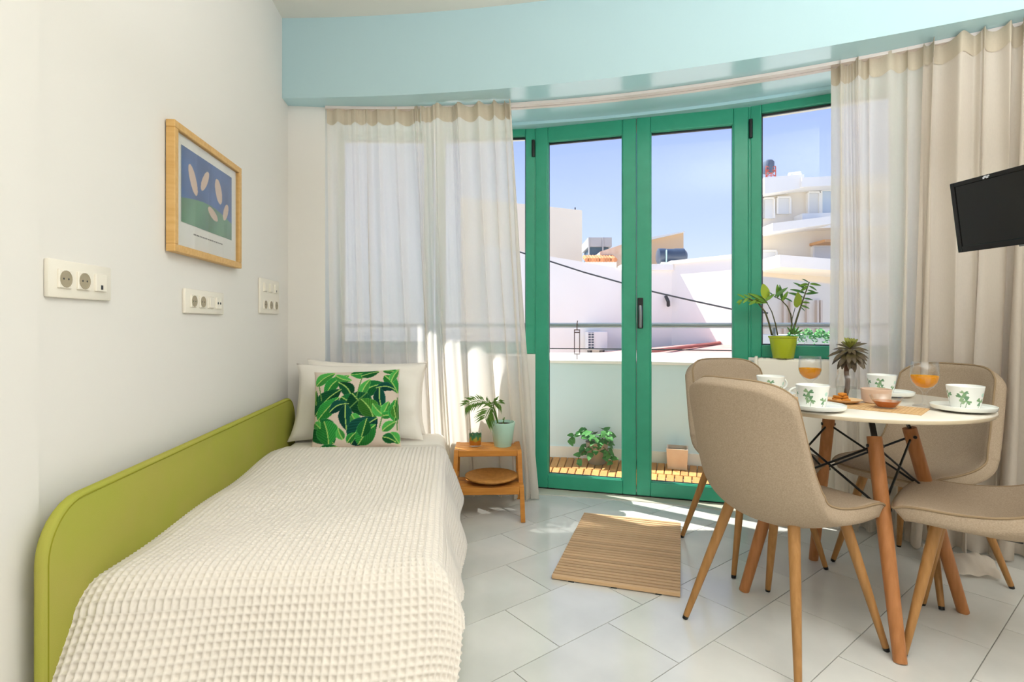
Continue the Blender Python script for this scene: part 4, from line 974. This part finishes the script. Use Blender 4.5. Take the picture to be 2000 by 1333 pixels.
# ------------------------------------------------------------------ balcony
RP = 6.52
bal = struct('balcony_floor', arc_band(MB(), RW + 0.06, RP + 0.16, 96, 38, -0.2, -0.012, 40), mat('balcony_screed', '#b9ada0', 0.9, 0.1))
struct('balcony_parapet', arc_band(MB(), RP, RP + 0.14, 96, 38, -0.2, 0.77, 60), M_parapet)
struct('trim_6', arc_band(MB(), RP - 0.02, RP + 0.16, 96, 38, 0.77, 0.79, 60), M_facade)
struct('trim_7', arc_band(MB(), RP - 0.014, RP, 96, 38, -0.012, 0.10, 60), M_facade)
row = 0
for R0 in (5.87, 6.185):
    R1 = R0 + 0.307; n = 0; a_ = 79.0
    while a_ > 53:
        w = math.degrees(0.055 / R0)
        g = math.degrees(0.0035 / R0); am = a_ - w / 2
        p = pol((R0 + R1) / 2, am); o = MB().rbox(-(R1 - R0) / 2 + 0.003, (R1 - R0) / 2 - 0.003, -0.0255, 0.0255, 0.0, 0.018, 0.003, 1).mesh('plank', M_deck) if n == 0 and row == 0 else o
        link('plank', o, bal, matrix=Matrix.Translation((p.x, p.y, 0.0)) @ Matrix.Rotation(R_(am), 4, 'Z'))
        a_ -= w; n += 1
    row += 1
rl = thing('balcony_rail', 'grey metal handrail running above the balcony parapet', 'railing')
rp = [pol(RP + 0.08, 96 - i * 1.0, 1.072) for i in range(58)]
MB().tube(rp, 0.021, 12).build('rail', mat('galvanised', '#8a9296', 0.35, 0.5, metal=0.7), rl, smooth=True)
MB().tube([p - Vector((0, 0, 0.19)) for p in rp], 0.005, 6).build('wire', M_dark, rl)
for a_ in (92, 84.5, 59.6, 47): MB().tube([pol(RP + 0.08, a_, 0.785), pol(RP + 0.08, a_, 1.06)], 0.014, 10).build('post', MATS['galvanised'], rl, smooth=True)
# small wire lantern frame clamped to the rail
def ang_at(px, R):
    a_ = math.atan((px - CX) / FPX) + YAW; d_ = Vector((math.sin(a_), math.cos(a_))); b_ = d_.dot(CC); t_ = b_ + math.sqrt(b_ * b_ - CC.dot(CC) + R * R); p_ = d_ * t_ - CC
    return math.degrees(math.atan2(p_.y, p_.x))
la = ang_at(1127, RP + 0.05); lp = pol(RP + 0.05, la)
lan = thing('wire_lantern', 'thin rusty wire lantern frame hanging from the balcony rail', 'lantern', (lp.x, lp.y, 0.80), R_(la - 90))
fm = MB()
for s in (-0.021, 0.021): fm.tube([(s, 0, 0.04), (s, 0, 0.235)], 0.0035, 6)
for z_ in (0.04, 0.215, 0.235): fm.tube([(-0.024, 0, z_), (0.024, 0, z_)], 0.0045, 6)
fm.build('frame', mat('rusty_iron', '#5a4038', 0.8, 0.2, metal=0.3), lan)
MB().tube([(0, 0, 0.235), (0.0, -0.02, 0.275), (0.006, -0.02, 0.31)], 0.004, 6).build('hook', MATS['rusty_iron'], lan)
MB().tube([(0, 0, 0.04), (0.0, 0, -0.005)], 0.004, 6).build('spike', MATS['rusty_iron'], lan)
# trailing plant and square planter on the decking
def deck_pos(px, R): a_ = ang_at(px, R); return pol(R, a_, 0.0185), a_
p, a_ = deck_pos(1166, 6.36)
tp = thing('trailing_plant', 'bushy trailing green plant in a grey pot on the balcony decking', 'plant', p, R_(a_ - 90))
MB().lathe([(0, 0), (0.062, 0), (0.066, 0.004), (0.085, 0.15), (0.088, 0.165), (0.082, 0.165), (0.078, 0.15), (0, 0.145)], 28).build('pot', mat('grey_clay', '#a49a8c', 0.8, 0.1), tp, smooth=True)
tl = leaf_mesh('trail_leaf', mat('trail_green', '#4f8a45', 0.45, 0.3, noise=(15, '#3a6e38', 0.6)), 1, 0.75, 0.25, 0.1, pw_=0.6)
rng = random.Random(21)
for i in range(84):
    a_ = rng.uniform(0, 2 * math.pi); rr_ = rng.uniform(0.02, 0.10); z_ = 0.145 + rng.uniform(-0.11, 0.10) * (1 if rr_ > 0.06 else 0.6) + 0.03
    pos = Vector((rr_ * math.cos(a_) * 1.15, rr_ * math.sin(a_) - (0.03 if math.sin(a_) < 0 else 0.0), z_))
    leaf_at(tl, tp, pos, Vector((math.cos(a_) * 0.8, math.sin(a_) * 0.8 - 0.3, rng.uniform(-0.7, 0.5))), Vector((0, -0.5, 1)), rng.uniform(0.045, 0.07))
def vine(pts, seed, n):
    pts = [Vector(q_) for q_ in pts]; MB().tube(pts, 0.003, 6).build('vine', M_stem, tp); rng = random.Random(seed)
    for i in range(n):
        t_ = (0.35 + 0.65 * i / max(1, n - 1)) * (len(pts) - 1); j = min(int(t_), len(pts) - 2); c = pts[j].lerp(pts[j + 1], t_ - j)
        leaf_at(tl, tp, c, Vector((rng.uniform(-1, 1), -0.5, rng.uniform(-0.8, 0.4))), Vector((0, -0.7, 0.7)), rng.uniform(0.045, 0.06))
vine([(-0.03, -0.03, 0.16), (-0.10, -0.05, 0.235), (-0.16, -0.06, 0.225), (-0.205, -0.06, 0.185)], 1, 6)
vine([(-0.02, -0.05, 0.17), (-0.08, -0.09, 0.12), (-0.13, -0.10, 0.06), (-0.135, -0.10, 0.025)], 2, 4)
vine([(0.03, -0.02, 0.17), (0.07, -0.05, 0.25), (0.10, -0.05, 0.235)], 3, 4)
vine([(0.04, -0.06, 0.15), (0.10, -0.09, 0.10), (0.12, -0.10, 0.04)], 4, 4)
p, a_ = deck_pos(1323, 6.40)
pl = thing('square_planter', 'square terracotta planter on the balcony decking', 'planter', p, R_(a_ - 90))
w_, h_ = 0.076, 0.148
body = MB()
body.add([(-w_ * .9, -w_ * .9, 0), (w_ * .9, -w_ * .9, 0), (w_ * .9, w_ * .9, 0), (-w_ * .9, w_ * .9, 0), (-w_, -w_, h_), (w_, -w_, h_), (w_, w_, h_), (-w_, w_, h_), (-w_ + .01, -w_ + .01, h_), (w_ - .01, -w_ + .01, h_), (w_ - .01, w_ - .01, h_), (-w_ + .01, w_ - .01, h_), (-w_ + .01, -w_ + .01, h_ - .03), (w_ - .01, -w_ + .01, h_ - .03), (w_ - .01, w_ - .01, h_ - .03), (-w_ + .01, w_ - .01, h_ - .03)],
         [(3, 2, 1, 0), (0, 1, 5, 4), (1, 2, 6, 5), (2, 3, 7, 6), (3, 0, 4, 7), (4, 5, 9, 8), (5, 6, 10, 9), (6, 7, 11, 10), (7, 4, 8, 11), (8, 9, 13, 12), (9, 10, 14, 13), (10, 11, 15, 14), (11, 8, 12, 15)])
body.build('box', mat('pale_terracotta', '#e2c8b2', 0.85, 0.1, noise=(12, '#d2b49c', 0.6)), pl)
MB().box(-w_ + .01, w_ - .01, -w_ + .01, w_ - .01, h_ - .035, h_ - .025).build('soil', M_soil, pl)

# ------------------------------------------------------------------ the town outside
GZ = -4.0
def cw(X, Z, z=0.0): x, y = cam_to_world(X, Z); return Vector((x, y, z))
def zat(py, D): return EYE + (YH - py) * D / FPX
def xat(px, D): return (px - CX) * D / FPX
ground = MB(); g0 = [cw(-60, 7.0), cw(70, 7.0), cw(70, 120), cw(-60, 120)]
gnd = ground.prism([(v.x, v.y) for v in g0], 'z', GZ - 0.5, GZ).build('street_ground', mat('street', '#c9c2b6', 0.9, 0.1)); gnd['kind'] = 'structure'
Rc = Matrix.Rotation(-YAW, 4, 'Z')       # camera aligned frame: x right, y ahead
def house(name, label, X, Z): return thing(name, label, 'building', cw(X, Z, GZ), -YAW)
# white wall with a sloping top across the street
b1 = house('white_house', 'long white house wall opposite the balcony with sloping top', 1.3, 9.0)
def L1(X, Y, z): return (X - 1.3, Y - 9.0, z - GZ)
zl_, zr_ = zat(499, 9.0), zat(527, 9.0)
xl, xr = xat(940, 9.0), xat(1312, 9.0)
MB().prism([(xl - 1.3, 0), (xr - 1.3, 0), (xr - 1.3, zr_ - GZ), (xat(1215, 9) - 1.3, zat(525, 9) - GZ), (xl - 1.3, zat(478, 9.0) - GZ)], 'y', 0, 1.4).build('wall', M_facade, b1)
MB().rbox(xat(1213, 9) - 1.3, xr - 1.3 + 0.02, -0.05, 0.3, zat(529, 9) - GZ, zat(517, 9) - GZ, 0.01).build('coping', M_facade, b1)
MB().tube([L1(xat(1300, 9), 8.98, zat(580, 9)), L1(xat(1301, 9), 8.88, zat(590, 9)), L1(xat(1303, 9), 8.93, zat(598, 9))], 0.03, 6).build('bracket', M_dark, b1)
MB().rbox(xat(1214, 9) - 1.3, xat(1226, 9) - 1.3, -0.03, 0.05, zat(610, 9) - GZ, zat(556, 9) - GZ, 0.01).build('shutter', mat('pale_shutter', '#d9d8d4', 0.7, 0.2), b1)
# wall that comes towards us from the inner corner, caught by the sun
b2 = house('corner_house', 'sunlit white wall with a diagonal shadow edge behind the right door', xr, 9.0)
dX, dZ = 0.64, -0.768
e1 = 1.25
vs = [(0, 0), (dX * e1, dZ * e1), (dX * e1 + 0.40, dZ * e1 + 1.0), (dX * e1 + 0.40, 1.4), (0, 1.4)]
MB().prism(vs, 'z', 0, zat(517, 9) - GZ).build('wall', M_facade, b2)
MB().prism([(v[0] * 1.0 - 0.02, v[1] - 0.03) for v in vs], 'z', zat(517, 9) - GZ, zat(517, 9) - GZ + 0.06).build('coping', M_facade, b2)
# tall cream block
b3 = house('cream_block', 'tall plain cream building at the left of the door view', xat(1090, 15), 15)
MB().prism([(xat(900, 15) - xat(1090, 15), 0), (xat(1137, 15) - xat(1090, 15), 0), (xat(1137, 15) - xat(1090, 15), zat(411, 15) - GZ), (xat(1075, 15) - xat(1090, 15), zat(404, 15) - GZ), (xat(900, 15) - xat(1090, 15), zat(386, 15) - GZ)], 'y', 0, 3).build('wall', M_cream, b3)
for px in (1123, 1127): MB().tube([(xat(px, 15) - xat(1090, 15), 0.2, zat(411, 15) - GZ - 0.05), (xat(1125, 15) - xat(1090, 15), 0.2, zat(402, 15) - GZ)], 0.012, 5).build('aerial', M_dark, b3)
# rooftop box with blue panel
b4 = house('roof_hut', 'grey rooftop hut with a dark blue opening beside the cream block', xat(1172, 13), 13)
x0_ = xat(1172, 13)
MB().box(xat(1149, 13) - x0_, xat(1195, 13) - x0_, 0, 1.2, zat(482, 13) - GZ, zat(464, 13) - GZ).build('roof', mat('grey_sheet', '#a9adb0', 0.6, 0.3), b4)
MB().box(xat(1153, 13) - x0_, xat(1190, 13) - x0_, 0.1, 1.1, 0, zat(482, 13) - GZ).build('opening', mat('blue_dark', '#3f6078', 0.6, 0.3), b4)
for px in (1149, 1176): MB().box(xat(px, 13) - x0_, xat(px + 2.4, 13) - x0_, -0.03, 0.03, 0, zat(464, 13) - GZ).build('post', MATS['grey_sheet'], b4)
b5 = house('stone_house', 'low stone house with a terracotta tiled eave beyond the white wall', xat(1195, 11), 11)
x0_ = xat(1195, 11)
MB().prism([(xat(1172, 11) - x0_, 0), (xat(1262, 11) - x0_, 0), (xat(1262, 11) - x0_, zat(462, 11) - GZ), (xat(1172, 11) - x0_, zat(492, 11) - GZ)], 'y', 0, 2).build('wall', mat('stone_render', '#e6cdb4', 0.9, 0.05, noise=(5, '#cfa98a', 0.7)), b5)
M_terra = tint_by_object(mat('terracotta', '#d08a60', 0.85, 0.1), 0.25)
tile_me = MB().tube([(0, 0, 0), (0, 0.35, 0.10)], 0.045, 8).mesh('roof_tile', M_terra)
for i in range(11): link('roof_tile', tile_me, b5, loc=(xat(1143 + i * 5.4, 10.9) - x0_, -0.35, zat(511, 10.9) - GZ))
MB().box(xat(1141, 10.9) - x0_, xat(1200, 10.9) - x0_, -0.32, 0.1, 0, zat(514, 10.9) - GZ).build('eave_wall', M_facade, b5)
# peach gable with black water tank
b6 = house('peach_gable', 'peach rendered gable wall behind the water tanks', xat(1300, 13), 13); x0_ = xat(1300, 13)
MB().prism([(xat(1250, 13) - x0_, 0), (xat(1335, 13) - x0_, 0), (xat(1335, 13) - x0_, zat(455, 13) - GZ), (xat(1250, 13) - x0_, zat(474, 13) - GZ)], 'y', 0, 1.5).build('wall', mat('peach_render', '#ecc9a0', 0.9, 0.05), b6)
MB().prism([(xat(1250, 13) - x0_, zat(474, 13) - GZ), (xat(1335, 13) - x0_, zat(455, 13) - GZ), (xat(1335, 13) - x0_, zat(453, 13) - GZ), (xat(1250, 13) - x0_, zat(468, 13) - GZ)], 'y', -0.1, 1.6).build('coping', M_facade, b6)
b7 = thing('water_tank', 'dark ribbed water tank lying on the roof behind the right door', 'water tank', cw(xat(1311, 9.85), 9.85, 0), -YAW)
zc = zat(501, 9.85); rad_ = 0.145
def tank(Y): return MB().tube([(-0.26, Y, zc), (-0.24, Y, zc), (-0.12, Y, zc), (-0.10, Y, zc), (0.04, Y, zc), (0.06, Y, zc), (0.22, Y, zc), (0.27, Y, zc)], [0.10, rad_, rad_, rad_ * .95, rad_ * .95, rad_, rad_, 0.09], 18)
tank(0.0).build('barrel', mat('tank_plastic', '#3f4c5e', 0.3, 0.5), b7, smooth=True)
for s in (-0.17, 0.15): MB().box(s - 0.04, s + 0.04, -0.12, 0.12, zc - 0.38, zc - rad_ + 0.03).build('cradle', M_facade, b7)
MB().tube([(-0.13, -rad_, zc - 0.16), (-0.13, -rad_ - 0.01, zc + 0.10)], 0.012, 6).build('pipe', mat('pale_pipe', '#b9d8cf', 0.5, 0.3), b7)
# low roofs between the balcony and the white wall
lr = house('red_roof', 'low rust red sheet roof just beyond the balcony parapet', 2.0, 7.9)
MB().add([(-1.0, -0.9, zat(693, 7.0) - GZ), (1.25, -0.6, zat(690, 7.3) - GZ), (1.4, 0.9, zat(667, 8.8) - GZ), (-0.55, 0.9, zat(688, 8.8) - GZ)] + [(-1.0, -0.9, 0), (1.25, -0.6, 0), (1.4, 0.9, 0), (-0.55, 0.9, 0)],
         [(0, 1, 2, 3), (0, 4, 5, 1), (1, 5, 6, 2), (2, 6, 7, 3), (3, 7, 4, 0)]).build('roof', mat('red_sheet', '#c2978f', 0.7, 0.2, noise=(6, '#b3827a', 0.6)), lr)
MB().tube([(-0.2, -0.86, zat(687, 7.0) - GZ), (1.38, 0.6, zat(668, 8.6) - GZ)], 0.025, 6).build('ridge', mat('red_ridge', '#a4625a', 0.7, 0.2), lr)
fl = house('flat_roof', 'white flat roof directly below the balcony rail', 2.2, 6.4)
MB().prism([(-3.4, -0.75), (4.2, -1.6), (4.2, 0.45), (-3.4, 0.55)], 'z', 0, zat(692, 6.6) - GZ).build('roof', M_facade, fl)
# air conditioner on the white wall
ac = thing('air_conditioner', 'white outdoor air conditioner unit mounted on the white wall', 'air conditioner', cw(xat(1165, 8.75), 8.75, zat(684, 8.75)), -YAW)
W2, H2 = 0.32, 0.30
MB().rbox(-0.16, 0.16, -0.12, 0.20, 0, H2, 0.012).build('body', mat('ac_enamel', '#e5e4e0', 0.5, 0.3), ac)
MB().box(-0.155, -0.06, -0.124, -0.118, 0.015, H2 - 0.015).build('vent', mat('ac_vent', '#4d5966', 0.6, 0.3), ac)
g = MB()
for i in range(7): g.box(-0.158, -0.057, -0.130, -0.122, 0.02 + i * 0.041, 0.032 + i * 0.041)
for i in range(3): g.box(-0.156 + i * 0.047, -0.149 + i * 0.047, -0.131, -0.121, 0.015, H2 - 0.015)
g.build('grille', MATS['ac_enamel'], ac)
for s in (-0.1, 0.1): MB().box(s - 0.015, s + 0.015, -0.1, 0.24, -0.05, 0).build('bracket', M_dark, ac)
# overhead cable
def cable(label, pts, r=0.012):
    c = [at_d(*q_) for q_ in pts]; o = MB().tube([p_ - c[0] for p_ in c], r, 6).build('overhead_cable', M_dark, loc=c[0]); tag(o, label, 'cable'); return o
cable('dark overhead cable sagging diagonally across the view', [(1000, 488, 8.2), (1075, 511, 8.0), (1140, 532, 7.8), (1215, 553, 7.6), (1275, 570, 7.4), (1340, 585, 7.2), (1432, 605, 7.0), (1500, 612, 6.9)], 0.011)
# right window: apartment block
D8 = 16.0
ap = house('apartment_block', 'pale apartment building with banded storeys seen through the right window', xat(1560, D8), D8); x0_ = xat(1560, D8)
def ax_(px): return xat(px, D8) - x0_
def az(py): return zat(py, D8) - GZ
MB().box(ax_(1486), ax_(1760), 0.3, 1.5, 0, az(368)).build('wall', M_cream, ap)
def slab(px0, px1, ya, yb, y0, m, nm): MB().prism([(ax_(px0), az(ya[1])), (ax_(px1), az(yb[1])), (ax_(px1), az(yb[0])), (ax_(px0), az(ya[0]))], 'y', y0, 0.4).build(nm, m, ap)
slab(1484, 1560, (352, 384), (346, 372), -0.3, M_facade, 'roof_band'); slab(1552, 1760, (354, 372), (344, 362), -0.4, M_facade, 'roof_band')
slab(1484, 1600, (446, 462), (432, 446), -0.8, M_facade, 'balcony'); slab(1484, 1760, (508, 530), (530, 548), -1.2, M_facade, 'balcony'); slab(1560, 1760, (420, 450), (414, 440), -0.2, M_facade, 'balcony')
M_pane = mat('pale_pane', '#c7d3dd', 0.15, 0.5); M_shut = mat('white_shutter', '#e3e2de', 0.7, 0.2)
for (p0, p1, ya, yb, m) in ((1484, 1497, 388, 424, M_pane), (1498, 1518, 386, 424, M_shut), (1525, 1550, 384, 415, M_shut), (1586, 1608, 374, 415, M_shut), (1612, 1640, 370, 414, M_pane), (1490, 1523, 490, 506, M_shut), (1596, 1640, 480, 522, M_shut)):
    f = MB().rbox(ax_(p0), ax_(p1), 0.22, 0.34, az(yb), az(ya), 0.01).build('window', m, ap)
    fm = MB(); fm.box(ax_(p0) - 0.03, ax_(p0) + 0.02, 0.18, 0.3, az(yb), az(ya)); fm.box(ax_(p1) - 0.02, ax_(p1) + 0.03, 0.18, 0.3, az(yb), az(ya)); fm.box(ax_(p0), ax_(p1), 0.18, 0.3, az(ya), az(ya) + 0.05); fm.build('frame', M_facade, f)
MB().box(ax_(1592), ax_(1650), -0.5, 0.3, az(478), az(473)).build('awning', mat('tan_awning', '#d9a777', 0.8, 0.1), ap)
for px in (1478, 1493, 1541, 1556, 1584, 1603, 1611): MB().box(ax_(px), ax_(px + 4), -1.0, -0.85, 0, az(584)).build('column', mat('tan_column', '#dfcdb8', 0.85, 0.1), ap)
so = thing('solar_heater', 'white solar water heater on the apartment roof', 'water heater', cw(xat(1548, D8), D8, zat(352, D8)), -YAW)
MB().tube([(-0.05, 0.1, 0.16), (0.28, 0.1, 0.2)], 0.085, 14).build('cylinder', M_facade, so, smooth=True)
MB().prism([(-0.30, 0.02), (0.02, 0.02), (0.02, 0.13), (-0.30, 0.10)], 'y', -0.05, 0.6).build('panel', mat('blue_panel', '#4a678c', 0.2, 0.5), so)
MB().box(-0.3, 0.3, 0.0, 0.5, -0.25, 0.03).build('stand', M_facade, so)
tw = thing('red_mast', 'red lattice mast with a dark drum on the apartment roof', 'mast', cw(xat(1501, D8 + 1), D8 + 1, zat(356, D8 + 1)), -YAW)
lat = MB(); hh = 0.45
for sx in (-0.15, 0.15):
    for sy in (-0.15, 0.15): lat.tube([(sx, sy, -0.2), (sx, sy, hh)], 0.016, 5)
for i in range(3):
    z_ = i * 0.16; lat.tube([(-0.15, -0.15, z_), (0.15, -0.15, z_ + 0.15)], 0.012, 5); lat.tube([(0.15, -0.15, z_), (-0.15, -0.15, z_ + 0.15)], 0.012, 5); lat.tube([(-0.15, -0.15, z_), (0.15, -0.15, z_)], 0.012, 5)
lat.build('lattice', mat('mast_red', '#c0503f', 0.7, 0.2), tw)
MB().lathe([(0, 0.28), (0.16, 0.28), (0.17, 0.34), (0.17, 0.62), (0.12, 0.68), (0, 0.69)], 16).build('drum', mat('drum_blue', '#46566e', 0.6, 0.2), tw, smooth=True)
# white house under the right window, and its creeper
lo = house('low_house', 'low cream house with arches below the apartment building', xat(1560, 12), 12); x0_ = xat(1560, 12)
MB().prism([(xat(1440, 12) - x0_, 0), (xat(1760, 12) - x0_, 0), (xat(1760, 12) - x0_, zat(566, 12) - GZ), (xat(1440, 12) - x0_, zat(531, 12) - GZ)], 'y', 0.3, 1.5).build('wall', M_cream, lo)
for px in (1481, 1497, 1540, 1553, 1586, 1606, 1613): MB().box(xat(px, 12) - x0_, xat(px + 4, 12) - x0_, 0.2, 0.34, zat(660, 12) - GZ, zat(586, 12) - GZ).build('pilaster', MATS['tan_column'], lo)
MB().box(xat(1470, 9.4) - x0_, xat(1700, 9.4) - x0_, -2.6, -2.3, 0, zat(654, 9.4) - GZ).build('garden_wall', M_facade, lo)
rng = random.Random(5); iv = MB()
for i in range(900):
    px = rng.uniform(1538, 1660); py = 646 + abs(rng.gauss(0, 10)) + 4 * math.sin(px * 0.25); c = at_d(px, min(py, 676), 9.2 - rng.uniform(0, 0.25)); s = rng.uniform(0.015, 0.035)
    u_ = Vector((rng.gauss(0, 1), rng.gauss(0, 1), rng.gauss(0, 1))).normalized(); w_2 = u_.orthogonal().normalized()
    iv.add([c + u_ * s, c + w_2 * s * .6, c - u_ * s, c - w_2 * s * .6], [(0, 1, 2, 3)])
o = iv.build('creeper', mat('creeper_leaf', '#5fa05a', 0.6, 0.2)); tag(o, 'green creeper trailing over the garden wall beyond the rail', 'creeper', kind='stuff')
